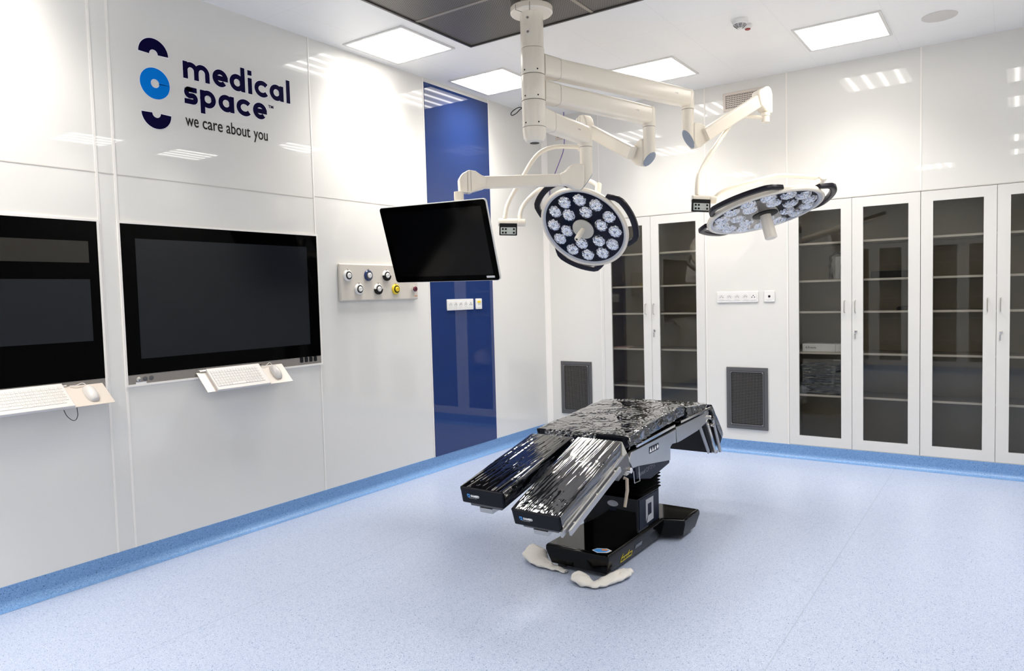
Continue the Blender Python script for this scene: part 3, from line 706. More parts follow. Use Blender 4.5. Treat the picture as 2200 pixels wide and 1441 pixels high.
# ------------------------------------------------------------------ medical gas panel
t = thing('medical_gas_panel', 'beige medical gas outlet panel on the left wall behind the hanging monitor', 'gas outlet panel', (0, -2.45, 1.45))
obj('plate', box(NB(), (0, -2.869, 1.456), (0.028, -2.038, 1.733)), M['gas_panel'], t, smooth=30, bevel=0.010, bseg=3)
outs = [(-2.797, 1.645, 'w'), (-2.592, 1.647, 'b'), (-2.400, 1.648, 'k'), (-2.692, 1.545, 'w'), (-2.495, 1.544, 'k'), (-2.302, 1.541, 'y')]
for y, z, kd in outs:
    z -= 0.0
    c0 = {'w': M['white_plastic'], 'b': M['navy'], 'k': M['white_plastic'], 'y': M['yellow']}[kd]
    lab = {'w': 'white round gas outlet', 'b': 'navy round gas outlet', 'k': 'black and white round gas outlet', 'y': 'yellow round gas outlet'}[kd]
    F_ = LW(y, z, 0.028)
    o_ = obj('gas_outlet', lathe(NB(), [(0.041, 0), (0.041, 0.008), (0.036, 0.014), (0.028, 0.015)], F_, seg=32), c0, t, label=lab)
    if kd == 'k':
        pl = [(0.0412 * math.cos(PI + PI * k / 16), 0.0412 * math.sin(PI + PI * k / 16)) for k in range(17)]
        obj('black_half', prism(NB(), pl, 0.001, 0.0158, F_), M['black'], o_)
    obj('inner_ring', lathe(NB(), [(0.029, 0.0145), (0.029, 0.018), (0.021, 0.018), (0.021, 0.0145)], F_, seg=32, caps=False), M['black'] if kd != 'b' else M['steel_dark'], o_)
    obj('nozzle', lathe(NB(), [(0.0195, 0.0145), (0.0195, 0.022), (0.015, 0.026), (0.008, 0.026), (0.007, 0.020)], F_, seg=24), M['white_plastic'] if kd != 'y' else M['yellow'], o_)
    obj('catch', lathe(NB(), [(0.006, 0.010), (0.006, 0.020), (0.003, 0.022)], LW(y - 0.006, z + 0.044, 0.022), seg=12), M['chrome'], o_)
F_ = LW(-2.092, 1.541, 0.028)
o_ = obj('gas_outlet', lathe(NB(), [(0.025, 0), (0.025, 0.012), (0.021, 0.014)], F_, seg=28), M['chrome'], t, label='small maroon-centred outlet')
obj('nozzle', lathe(NB(), [(0.020, 0.0145), (0.020, 0.026), (0.012, 0.028), (0.010, 0.020)], F_, seg=24), M['maroon'], o_)
obj('red_mark', text_bm('AGA', 0.018, LW(-2.082, 1.480, 0.0285), 0.0003, sx=0.9), M['print_orange'], t, smooth=0)

# ------------------------------------------------------------------ sockets
def socket_strip(Mx, n, label, group=None, loc=(0, 0, 0), last='data'):
    """n gangs of 72 mm; local origin = lower left corner"""
    t = thing('socket_strip' if n > 1 else 'wall_socket', label, 'socket', loc, 0, group)
    wd = n * 0.071 + 0.014 if n > 1 else 0.090
    obj('cover_frame', prism(NB(), rrect(wd, 0.096, 0.006, cx=wd / 2, cy=0.048), 0, 0.009, Mx), M['white_plastic'], t, bevel=0.002)
    for k in range(n):
        cx_ = 0.0425 + k * 0.071 if n > 1 else 0.045
        F = Mx @ T(cx_, 0.048, 0.009)
        if last == 'camera' or (n > 1 and k == n - 1):
            g_ = obj('data_insert', prism(NB(), rrect(0.058, 0.058, 0.004), 0, 0.002, F), M['white_plastic'], t)
            bm = NB()
            if last == 'camera': lathe(bm, [(0.010, 0.002), (0.010, 0.004), (0.006, 0.005)], F, seg=16)
            else:
                for dx, dy in ((-0.012, -0.004), (0.012, -0.004), (0, 0.010)): lathe(bm, [(0.005, 0.002), (0.005, 0.003)], F @ T(dx, dy, 0), seg=12)
            obj('port', bm, M['black'] if last == 'camera' else M['steel_dark'], g_)
        elif last == 'switch':
            g_ = obj('data_insert', prism(NB(), rrect(0.066, 0.066, 0.004), 0, 0.002, F), M['white_plastic'], t)
            obj('orange_tab', box(NB(), (-0.028, 0.010, 0.002), (0.022, 0.028, 0.004), F), M['yellow'], g_, smooth=0)
            bm = NB()
            for dx in (-0.010, 0.010): lathe(bm, [(0.004, 0.002), (0.004, 0.0032)], F @ T(dx, -0.004, 0), seg=12)
            obj('port', bm, M['steel_dark'], g_)
        else:
            g_ = obj('socket_insert', prism(NB(), rrect(0.056, 0.056, 0.004), 0, 0.002, F), M['white_plastic'], t)
            obj('socket_well', lathe(NB(), [(0.020, 0.002), (0.020, 0.0026), (0.0185, 0.0026), (0.0185, 0.0021)], F, seg=24, caps=False), M['key_grey'], g_)
            bm = NB()
            for dx in (-0.0095, 0.0095): lathe(bm, [(0.0032, 0.002), (0.0032, 0.0031)], F @ T(dx, 0, 0), seg=10)
            lathe(bm, [(0.0026, 0.002), (0.0026, 0.0045)], F @ T(0, 0.010, 0), seg=10)
            obj('pins', bm, M['print_dark'], g_)
socket_strip(BW(1.823, 1.352), 5, 'row of white sockets on the back wall between two cabinets', None, (1.823, 0, 1.352))
socket_strip(BW(2.243, 1.352), 1, 'single white outlet with black centre right of the socket row on the back wall', None, (2.243, 0, 1.352), 'camera')
socket_strip(LW(-1.654, 1.352, 0.006), 5, 'row of white sockets on the blue glass panel below the hanging monitor', None, (0.006, -1.654, 1.352))
socket_strip(LW(-1.247, 1.352, 0.006), 1, 'single white outlet with orange tab on the blue glass panel', None, (0.006, -1.247, 1.352), 'switch')

# ------------------------------------------------------------------ lamp column
PX, PY = 1.575, -2.63
t = thing('ceiling_column', 'cream vertical ceiling column carrying the surgical lamp and monitor arms', 'ceiling mount', (PX, PY, H))
P0 = T(PX, PY, 0)
obj('upper_tube', lathe(NB(), [(0.0715, H - 0.006), (0.0715, 2.985)], P0, seg=48), M['beige'], t)
obj('cover_ring', lathe(NB(), [(0.0735, 3.238), (0.126, 3.238), (0.131, 3.233), (0.131, 3.203), (0.126, 3.197), (0.0735, 3.197)], P0, seg=48), M['beige'], t)
bm = NB(); 
for a in (-1.9, -1.15): tube(bm, [V((PX + r_ * math.cos(a + (r_ - .07) * 1.2), PY + r_ * math.sin(a + (r_ - .07) * 1.2), 3.1965)) for r_ in (0.075, 0.100, 0.130)] + [V((PX + 0.1315 * math.cos(a + .073), PY + 0.1315 * math.sin(a + .073), 3.225))], 0.0016, 6)
obj('ring_joint', bm, M['beige_dark'], t)
for z0, z1 in ((2.983, 2.825), (2.823, 2.668), (2.666, 2.505)):
    s_ = obj('sleeve', lathe(NB(), [(0.0735, z0 - 0.001), (0.0740, z0 - 0.004), (0.0740, z1 + 0.004), (0.0735, z1 + 0.001)], P0, seg=48), M['beige'], t)
    bm = NB()
    for a in (-1.75, -0.6, -2.6):
        d = V((math.cos(a), math.sin(a), 0)); lathe(bm, [(0.005, 0), (0.005, 0.0012)], axisM(V((PX, PY, z1 + 0.022)) + d * 0.0738, d), seg=12)
    obj('screw_hole', bm, M['black'], s_)
    obj('groove', lathe(NB(), [(0.0725, z1 + 0.0015), (0.0743, z1 + 0.0005), (0.0743, z1 - 0.0015), (0.0725, z1 - 0.0025)], P0, seg=48, caps=False), M['beige_dark'], s_)
c_ = obj('end_cap', lathe(NB(), [(0.0738, 2.503), (0.0735, 2.480), (0.068, 2.440), (0.056, 2.420), (0.036, 2.412), (0.030, 2.412)], P0, seg=48), M['beige'], t)
obj('bottom_hole', lathe(NB(), [(0.030, 2.4115), (0.029, 2.4095)], P0, seg=32), M['black'], c_)
bm = NB()
for z in (3.155, 3.07):
    d = V((math.cos(-1.35), math.sin(-1.35), 0)); lathe(bm, [(0.008, 0), (0.008, 0.0015), (0.004, 0.002)], axisM(V((PX, PY, z)) + d * 0.0712, d), seg=14)
obj('screw', bm, M['steel'], t)

def ext_arm(parent, z, e, cut, sd_, wd=0.088, ht=0.128):
    """horizontal arm from the column to the elbow with its down-tube"""
    A = V((PX, PY, z)); B = V((e[0], e[1], z)); d = (B - A).normalized()
    bm = NB(); beam(bm, A + d * 0.062, A + d * 0.19, 0.10, ht + 0.012, 0.02, 0.094, ht + 0.002)
    beam(bm, A + d * 0.19, B - d * 0.10, wd + 0.006, ht, 0.026)
    a_ = obj('extension_arm', bm, M['beige'], parent, smooth=40)
    bm = NB()
    zb2 = z - ht / 2
    lathe(bm, [(0.020, z + ht / 2 - 0.002), (0.040, z + ht / 2 - 0.006), (0.0465, z + ht / 2 - 0.020), (0.0465, zb2 - 0.005), (0.044, zb2 - 0.016)], T(B.x, B.y, 0), seg=32)
    beam(bm, B - d * 0.105, B - d * 0.0, wd, ht - 0.004, 0.024)
    el = obj('elbow', bm, M['beige'], parent, smooth=40)
    obj('groove', lathe(NB(), [(0.0436, zb2 - 0.0165), (0.0443, zb2 - 0.018), (0.0436, zb2 - 0.0195)], T(B.x, B.y, 0), seg=32, caps=False), M['beige_dark'], el)
    zl, zh = cut; sd_ = V((sd_[0], sd_[1], 0)).normalized(); ps_ = V((-sd_.y, sd_.x, 0)); bm = NB()
    def ring(r_, fz): return [V((B.x, B.y, 0)) + sd_ * r_ * math.cos(a) + ps_ * r_ * math.sin(a) + V((0, 0, fz(r_ * math.cos(a) / 0.0435))) for a in [2 * PI * q / 36 for q in range(36)]]
    cz = lambda c0: (zl + zh) / 2 - (zh - zl) / 2 * c0
    loft(bm, [ring(0.0435, lambda c0: zb2 - 0.016), ring(0.0435, cz)])
    obj('down_tube', bm, M['beige'], el)
    bm = NB(); loft(bm, [ring(0.0440, lambda c0: cz(c0) + 0.002), ring(0.0440, lambda c0: cz(c0) - 0.004), ring(0.040, lambda c0: cz(c0) - 0.007)])
    obj('bottom_cover', bm, M['grey_cover'], el, label='slanted blue-grey cover under the joint')
    s, u = frame(d)
    for sd in (1, -1):
        bm = NB(); Mx = MF(B - d * 0.18 + s * sd * (wd / 2 + 0.0032), d if sd == 1 else -d, V((0, 0, 1)), s * sd)
        bm = text_bm('MLT 750' if False else '0 750', 0.014, Mx, 0.0002, align='CENTER')
        obj('arm_print', bm, M['print_grey'], a_, smooth=0)
    # seam and service cover lines near the column
    bm = NB()
    for q in (0.195, ):
        p = A + d * q; rg = rrect(wd + 0.0085, ht + 0.0022, 0.026, 4)
        tube(bm, [p + s * x + V((0, 0, 1)) * y for x, y in rg + rg[:1]], 0.0008, 5)
    obj('seam_line', bm, M['joint'], a_, smooth=0)
    return d, s
def knuckle(parent, base, d, poly, wd):
    d = V((d[0], d[1], 0)).normalized()
    s, u = frame(d)
    bm = NB(); prism(bm, poly, -wd / 2, wd / 2, MF(base, d, (0, 0, 1), s))
    return obj('knuckle_joint', bm, M['beige'], parent, smooth=30, bevel=0.012, bseg=3)

def joint_lines(parent, base, dd, s1, offs, hw, z0, z1):
    bm = NB()
    for o_ in offs:
        rg = [V(base) + dd * o_ + s1 * x + V((0, 0, (z0 + z1) / 2 + y)) for x, y in rrect(2 * hw, z1 - z0, 0.014, 3)]
        tube(bm, rg + rg[:1], 0.0011, 5)
    obj('joint_line', bm, M['beige_dark'], parent)

def lamp_head(parent, C_, n, R_, lens_pts, lens_r, handles, name_n, hub_r=0.088, hl=0.13, hb=0.024):
    Mx = axisM(C_, n)
    # white ring body: domed back, rim, face ring
    bm = NB(); lathe(bm, [(0.06, -0.056), (R_ * 0.55, -0.055), (R_ * 0.86, -0.048), (R_ * 0.975, -0.036), (R_, -0.020), (R_ * 1.0, -0.004), (R_ * 0.985, 0.003), (R_ * 0.955, 0.005), (R_ * 0.925, -0.002), (R_ * 0.905, -0.010)], Mx, seg=72)
    body = obj('lamp_head', bm, M['beige'], parent, smooth=40, label='round lamp head with a pale rim and clear lenses')
    obj('inner_ring', lathe(NB(), [(R_ * 0.962, 0.0052), (R_ * 0.93, 0.0), (R_ * 0.893, -0.010)], Mx, seg=72, caps=False), M['grey_ring'], body)
    obj('face_plate', lathe(NB(), [(R_ * 0.90, -0.0115), (R_ * 0.90, -0.0095), (0.01, -0.0095)], Mx, seg=64), P('navy_lamp_face', (0.002, 0.003, 0.014), rough=0.3, spec=0.08), body, smooth=0)
    for (a, b_) in lens_pts:
        L_ = Mx @ T(a, b_, -0.009)
        bm = NB(); seg = 20; rings = []
        for r_, z_ in ((1.0, 0.0), (0.95, 0.35), (0.78, 0.72), (0.50, 1.0), (0.24, 0.92), (0.03, 0.55)):
            rings.append([L_ @ V((lens_r * r_ * (1 + 0.03 * (-1) ** k) * math.cos(2 * PI * k / seg), lens_r * r_ * (1 + 0.03 * (-1) ** k) * math.sin(2 * PI * k / seg), z_ * lens_r * (0.42 + 0.03 * (-1) ** k))) for k in range(seg)])
        loft(bm, rings); obj('lens', bm, M['lens'], body, smooth=0)
    obj('cover_glass', lathe(NB(), [(R_ * 0.90, 0.0085), (0.01, 0.0085)], Mx, seg=64, caps=False), M['cover_glass'], body, smooth=0)
    obj('hub', lathe(NB(), [(hub_r, 0.0045), (hub_r, 0.012), (hub_r * 0.8, 0.016), (0.01, 0.017)], Mx, seg=40), P('cream_hub', (0.55, 0.53, 0.47), rough=0.35) if hub_r > 0.08 and name_n == 1 else M['black'], body)
    obj('sterile_grip', lathe(NB(), [(hb * 0.9, 0.016), (hb * 0.95, hl * 0.4), (hb, hl * 0.55), (hb, hl), (hb * 0.85, hl + 0.006)], Mx, seg=28), M['beige'], parent, label='cream grip in the centre of the lamp')
    for a0, a1 in handles:
        rr = R_ * 1.15; N_ = 14; pts = []
        for k in range(N_ + 1):
            f_ = k / N_; e_ = min(f_, 1 - f_) * N_ / 2.4
            r_ = R_ * 0.985 + (rr - R_ * 0.985) * min(1, e_)
            a = math.radians(a0 + (a1 - a0) * f_); pts.append(Mx @ V((r_ * math.cos(a), r_ * math.sin(a), -0.030)))
        nn = V(n).normalized(); bm = NB(); rings = []
        for i, p in enumerate(pts):
            o_ = (p - V(C_)); o_ = (o_ - nn * o_.dot(nn)).normalized()
            rings.append([p + o_ * x + nn * y for x, y in rrect(0.046, 0.030, 0.008, 3)])
        loft(bm, rings); obj('handle', bm, M['handle_black'], parent, smooth=40, label='black curved handle on the lamp rim')
    return Mx, body

def control_box(parent, A, B, tilt):
    A = V(A); B = V(B); d = (B - A).normalized(); L_ = (B - A).length
    bm = NB(); tube(bm, [A, A + d * L_ * 0.72], 0.029, 24); c_ = obj('control_housing', bm, M['beige'], parent, bevel=0.003)
    obj('end_disc', tube(NB(), [A - d * 0.004, A - d * 0.0005], 0.026, 24), M['white_plastic'], c_)
    obj('yoke_socket', tube(NB(), [A + d * L_ * 0.73, A + d * L_ * 1.02], 0.0285, 24), M['beige'], parent, bevel=0.004)
    mid = A + d * L_ * 0.36
    down = (V((0, 0, -1)) + V(tilt)).normalized(); down = (down - d * down.dot(d)).normalized(); n = down.cross(d)
    if n.dot(CP - mid) < 0: n = -n
    Xa = d; Ya = -down
    if Xa.cross(Ya).dot(n) < 0: Xa = -Xa
    Mx = MF(mid + n * 0.004, Xa, Ya, n)
    pn = obj('control_panel', prism(NB(), rrect(0.132, 0.090, 0.006, cy=-0.052), 0, 0.024, Mx), M['black'], parent, bevel=0.002, label='black-edged control panel with buttons')
    obj('keypad', prism(NB(), rrect(0.112, 0.052, 0.003, cy=-0.064), 0.024, 0.0255, Mx), P('pale_keypad', (0.50, 0.55, 0.52), rough=0.35), pn)
    for y in (-0.051, -0.077):
        for x in (-0.040, -0.018, 0.042):
            obj('button', prism(NB(), rrect(0.014, 0.014, 0.003, cx=x, cy=y), 0.0255, 0.0270, Mx), M['black'], pn)
        obj('scale_line', prism(NB(), rrect(0.034, 0.002, 0.0009, cx=0.012, cy=y), 0.0255, 0.0260, Mx), M['print_grey'], pn, smooth=0)

# ---- large right lamp (top arm)
t = thing('surgical_lamp', 'larger surgical lamp at right, seen almost edge-on, on the topmost arm', 'surgical lamp', (PX, PY, 2.9))
d, s = ext_arm(t, 2.893, (2.036, -1.225), (2.535, 2.655), (0.226, 0.394))
dd = V((2.403 - 2.177, -0.713 + 1.107, 0)).normalized()
knuckle(t, (2.04, -1.227, 0), dd, [(0.020, 2.60), (0.028, 2.550), (0.050, 2.525), (0.085, 2.535), (0.165, 2.590), (0.190, 2.665), (0.115, 2.70), (0.09, 2.712), (0.03, 2.712), (0.020, 2.70)], 0.080)
sa = obj('spring_arm', beam(NB(), (2.135, -1.150, 2.622), (2.405, -0.730, 2.908), 0.070, 0.098, 0.016), M['beige'], t, smooth=40)
Aa, Bb = V((2.150, -1.128, 2.634)), V((2.40, -0.738, 2.905)); s1, u1 = frame(Bb - Aa)
obj('slot', beam(NB(), Aa + u1 * 0.0485, Bb + u1 * 0.0485 - (Bb - Aa) * 0.1, 0.022, 0.002, 0.0009), M['joint'], sa, smooth=0)
bm = NB(); prism(bm, [(-0.075, 2.875), (-0.03, 2.835), (0.035, 2.815), (0.044, 2.83), (0.044, 2.965), (0.030, 3.005), (0.005, 3.022), (-0.020, 3.018), (-0.050, 3.00), (-0.085, 2.985), (-0.10, 2.96)], -0.043, 0.043, MF((2.443, -0.668, 0), dd, (0, 0, 1), s1))
obj('end_joint', bm, M['beige'], t, bevel=0.010, bseg=3)
obj('pivot_stub', lathe(NB(), [(0.034, 2.822), (0.034, 2.80), (0.029, 2.797), (0.029, 2.752), (0.022, 2.748)], T(2.452, -0.684, 0), seg=24), M['beige'], t)
obj('suspension_tube', tube(NB(), [(2.454, -0.686, 2.781), (2.368, -0.72, 2.799), (2.303, -0.775, 2.800), (2.257, -0.849, 2.758), (2.222, -0.978, 2.645), (2.179, -1.116, 2.502), (2.138, -1.225, 2.379), (2.135, -1.307, 2.278), (2.149, -1.367, 2.153)], 0.0165, 16, smooth=6), M['beige'], t)
control_box(t, (2.121, -1.388, 2.130), (2.262, -1.296, 2.118), (-0.12, -0.25, 0))
obj('yoke', tube(NB(), [(2.235, -1.312, 2.116), (2.290, -1.268, 2.172), (2.355, -1.212, 2.206), (2.469, -1.105, 2.246), (2.590, -0.985, 2.285), (2.650, -0.922, 2.292), (2.72, -0.850, 2.288), (2.869, -0.725, 2.273)], 0.0165, 16, smooth=6), M['beige'], t)
obj('yoke_joint', tube(NB(), [(2.885, -0.745, 2.285), (2.855, -0.700, 2.262)], 0.033, 20), M['beige'], t, bevel=0.003)
C2 = V((2.583, -1.197, 2.001)); n2 = V((0.2609, -0.1152, -0.9585)).normalized(); R2 = 0.405
obj('head_link', tube(NB(), [(2.862, -0.712, 2.262), (2.79, -0.88, 2.175), C2 - n2 * 0.05 + V((0.14, 0.17, 0.035))], [0.026, 0.024, 0.028], 18), M['beige'], t)
lp = [(0.305 * math.cos(2 * PI * k / 14 + 0.1), 0.305 * math.sin(2 * PI * k / 14 + 0.1)) for k in range(14)] + [(0.185 * math.cos(2 * PI * k / 7 + 0.3), 0.185 * math.sin(2 * PI * k / 7 + 0.3)) for k in range(7)]
lamp_head(t, C2, n2, R2, lp, 0.056, [(122, 200), (78, 4), (-128, -72)], 2, 0.088, 0.185, 0.042)

# ---- smaller centre lamp (middle arm)
t = thing('surgical_lamp', 'smaller surgical lamp in the centre, facing down toward the viewer, on the middle arm', 'surgical lamp', (PX, PY, 2.75))
ext_arm(t, 2.735, (1.866, -1.548), (2.385, 2.465), (-0.406, 0.136))
dd = V((1.264 - 1.735, -1.47 + 1.60, 0)); dd = V((1.329 - 1.735, -1.471 + 1.607, 0)).normalized()
knuckle(t, (1.862, -1.550, 0), dd, [(0.020, 2.45), (0.028, 2.400), (0.055, 2.380), (0.10, 2.395), (0.165, 2.455), (0.155, 2.52), (0.09, 2.555), (0.05, 2.575), (0.020, 2.575)], 0.080)
obj('spring_arm', beam(NB(), (1.755, -1.60, 2.475), (1.335, -1.475, 2.722), 0.070, 0.095, 0.016), M['beige'], t, smooth=40)
s1, u1 = frame(dd)
bm = NB(); prism(bm, [(-0.10, 2.70), (-0.045, 2.665), (0.02, 2.630), (0.050, 2.64), (0.052, 2.76), (0.035, 2.81), (0.0, 2.835), (-0.05, 2.832), (-0.075, 2.80), (-0.085, 2.76)], -0.043, 0.043, MF((1.290, -1.490, 0), dd, (0, 0, 1), s1))
ej = obj('end_joint', bm, M['beige'], t, bevel=0.010, bseg=3)
joint_lines(ej, (1.290, -1.490, 0), dd, s1, (-0.018, 0.006), 0.0435, 2.655, 2.834)
obj('pivot_stub', lathe(NB(), [(0.033, 2.64), (0.029, 2.62), (0.029, 2.57), (0.022, 2.566)], T(1.283, -1.505, 0), seg=24), M['beige'], t)
obj('suspension_tube', tube(NB(), [(1.283, -1.512, 2.592), (1.23, -1.548, 2.601), (1.122, -1.648, 2.598), (1.056, -1.733, 2.556), (1.025, -1.814, 2.478), (0.985, -1.878, 2.366), (0.938, -1.961, 2.223), (0.920, -2.012, 2.130), (0.917, -2.040, 2.038)], 0.0165, 16, smooth=6), M['beige'], t)
control_box(t, (0.884, -2.070, 2.012), (1.045, -1.960, 2.005), (0, 0, 0))
obj('yoke', tube(NB(), [(1.016, -1.979, 2.014), (1.001, -1.955, 2.085), (0.995, -1.862, 2.175), (1.003, -1.668, 2.290), (1.050, -1.440, 2.375), (1.137, -1.300, 2.400), (1.25, -1.285, 2.36), (1.335, -1.345, 2.31)], 0.0165, 16, smooth=6), M['beige'], t)
C1 = V((1.329, -1.581, 1.963)); n1 = V((0.0015, -0.7832, -0.6218)).normalized(); R1 = 0.357
obj('head_link', tube(NB(), [(1.335, -1.335, 2.325), (1.36, -1.41, 2.19), C1 - n1 * 0.045 + V((0.02, 0.0, 0.06))], [0.026, 0.024, 0.032], 18), M['beige'], t)
k_ = R1 / 0.347
lp = [(0.246 * k_ * math.cos(math.radians(18 + 30 * k)), 0.246 * k_ * math.sin(math.radians(18 + 30 * k))) for k in range(12)] + [(0.148 * k_ * math.cos(math.radians(4 + 60 * k)), 0.148 * k_ * math.sin(math.radians(4 + 60 * k))) for k in range(6)]
lamp_head(t, C1, n1, R1, lp, 0.0535, [(88, 160), (43, -33), (-153, -84)], 1, 0.086, 0.135, 0.021)
Mx = axisM(C1, n1); obj('grip_tip', lathe(NB(), [(0.009, 0.1412), (0.008, 0.1425)], Mx, seg=14), M['black'], t)

# ---- monitor arm (lowest arm) and monitor
t = thing('articulated_mount', 'cream articulated arm on the lowest column sleeve, holding the black monitor', 'monitor arm', (PX, PY, 2.6))
ext_arm(t, 2.575, (1.556, -1.935), (2.198, 2.315), (-0.52, -0.582))
A = V((1.505, -1.988, 2.272)); B = V((0.985, -2.570, 2.230)); dd = V((B.x - A.x, B.y - A.y, 0)).normalized(); s1, u1 = frame(dd)
knuckle(t, (1.556, -1.940, 0), dd, [(0.020, 2.27), (0.028, 2.215), (0.050, 2.190), (0.085, 2.195), (0.145, 2.225), (0.20, 2.225), (0.20, 2.305), (0.165, 2.315), (0.120, 2.360), (0.075, 2.372), (0.020, 2.372)], 0.080)
obj('spring_arm', beam(NB(), (1.455, -2.042, 2.265), (1.03, -2.518, 2.238), 0.068, 0.082, 0.014), M['beige'], t, smooth=40)
bm = NB(); prism(bm, [(-0.13, 2.272), (-0.125, 2.20), (-0.04, 2.175), (-0.02, 2.165), (0.055, 2.17), (0.058, 2.26), (0.035, 2.295), (-0.010, 2.318), (-0.055, 2.312), (-0.095, 2.285)], -0.048, 0.048, MF((0.985, -2.572, 0), dd, (0, 0, 1), s1))
ej = obj('end_joint', bm, M['beige'], t, bevel=0.012, bseg=3)
joint_lines(ej, (0.985, -2.572, 0), dd, s1, (-0.020, 0.002), 0.0485, 2.167, 2.3175)
obj('neck_tube', lathe(NB(), [(0.033, 2.175), (0.033, 2.12), (0.030, 2.115), (0.030, 2.02)], T(0.952, -2.622, 0), seg=28), M['beige'], t)
obj('tilt_joint', tube(NB(), [(0.89, -2.640, 2.02), (1.01, -2.632, 2.02)], 0.030, 20), M['beige'], t, bevel=0.004)
mn = V((0.071, -0.945, -0.318)).normalized(); mu = V((0.037, -0.316, 0.948)); mu = (mu - mn * mu.dot(mn)).normalized(); mx_ = mu.cross(mn)
MC = V((0.892, -2.785, 1.825)); MW, MH = 0.859, 0.537
obj('mounting_plate', box(NB(), (0.05 - 0.08, 0.02, -0.100), (0.05 + 0.08, 0.19, -0.0485), MF(MC, mx_, mu, mn)), M['beige'], t, smooth=0, bevel=0.006)
t = thing('monitor', 'black flat monitor tilted downward, hanging in front of the blue glass panel', 'monitor', tuple(MC))
Mx = MF(MC, mx_, mu, mn)
obj('housing', prism(NB(), rrect(MW, MH, 0.022), -0.020, -0.003, Mx), M['white_plastic'], t, bevel=0.003, label='white back housing showing as a thin rim')
obj('front_frame', prism(NB(), rrect(MW - 0.008, MH - 0.008, 0.020), -0.004, 0.0, Mx), M['black_gloss'], t)
obj('rear_cover', prism(NB(), rrect(MW - 0.16, MH - 0.14, 0.03), -0.048, -0.020, Mx), M['white_plastic'], t, bevel=0.008)
obj('screen', prism(NB(), rrect(MW - 0.085, MH - 0.085, 0.003), 0.0, 0.0008, Mx), P('glossy_off_screen', (0.001, 0.001, 0.0012), rough=0.12, spec=0.22), t, smooth=0)
st_ = obj('sticker', prism(NB(), rrect(0.062, 0.014, 0.003, cx=MW / 2 - 0.068, cy=-MH / 2 + 0.028), 0.0, 0.0008, Mx), M['print_white'], t, smooth=0, label='small white label in the corner')

# ------------------------------------------------------------------ operating table
t = thing('operating_table', 'black operating table with film-wrapped pads and lowered split leg rests', 'operating table', (2.178, -2.8, 0))
TX = 2.178
# base: long narrow front, wide rear foot
def base_outline(g):
    a, b_ = 0.188 + g, 0.300 + g
    return [(TX - a, -3.270 - g), (TX + a, -3.270 - g), (TX + a, -2.560), (TX + b_, -2.520 - g), (TX + b_, -2.275 + g), (TX - b_, -2.275 + g), (TX - b_, -2.520 - g), (TX - a, -2.560)]
bm = NB(); loft(bm, [[V((x, y, z)) for x, y in base_outline(g_)] for z, g_ in ((0.026, -0.022), (0.105, 0.0), (0.128, -0.001), (0.136, -0.010))])
bs = obj('base', bm, M['table_black'], t, smooth=25, bevel=0.010, bseg=4)
for x in (TX - 0.13, TX + 0.13, ):
    for y in (-3.19, -2.36): obj('foot', lathe(NB(), [(0.028, 0.0), (0.028, 0.018), (0.02, 0.030)], T(x, y, 0), seg=18), M['steel_dark'], bs)
F = MF((2.305, -3.222, 0.1362), (0.94, 0.34, 0), (-0.34, 0.94, 0), (0, 0, 1))
pl = [(-0.052, 0.0), (-0.030, 0.030), (0.022, 0.034), (0.050, 0.006), (0.030, -0.026), (-0.020, -0.034)]
sk = obj('round_sticker', prism(NB(), pl, 0, 0.0008, F), M['print_white'], bs, smooth=0, label='white, blue and orange sticker')
obj('sticker_print', prism(NB(), [(x * 0.84 - 0.004, y * 0.8) for x, y in pl], 0.0008, 0.0012, F), M['print_blue'], sk, smooth=0)
obj('sticker_orange_part', prism(NB(), rrect(0.030, 0.020, 0.002, cx=0.012, cy=0.010), 0.0012, 0.0016, F), M['print_orange'], sk, smooth=0)
fx = TX + 0.188 - 0.006
SM = MF((fx, 0, 0), (0, 1, 0), (-0.0, 0, 1), (1, 0, 0))
def side_pt(y, z): return V((TX + 0.188 - 0.022 * (0.105 - z) / 0.079 + 0.0014, y, z))
bm = NB()
for a, b_ in (((-3.105, 0.045), (-2.975, 0.047)), ((-3.105, 0.045), (-3.105, 0.068)), ((-2.975, 0.047), (-2.975, 0.070)), ((-3.105, 0.068), (-2.975, 0.070)), ((-3.07, 0.046), (-3.07, 0.066)), ((-3.035, 0.046), (-3.035, 0.066)), ((-3.005, 0.046), (-3.02, 0.066)), ((-3.105, 0.068), (-3.095, 0.092)), ((-3.03, 0.068), (-3.02, 0.090))):
    tube(bm, [side_pt(*a), side_pt(*b_)], 0.0017, 6)
obj('caution_drawing', bm, P('yellow_print', (0.55, 0.45, 0.02), rough=0.5), bs, label='small yellow outline drawing')
bm = NB(); ps = [side_pt(-2.945, 0.070), side_pt(-2.86, 0.070), side_pt(-2.86, 0.092), side_pt(-2.945, 0.092)]
loft(bm, [ps, [p + V((0.001, 0, 0)) for p in ps]]); obj('grey_label', bm, M['print_grey_dim'], bs, smooth=0)
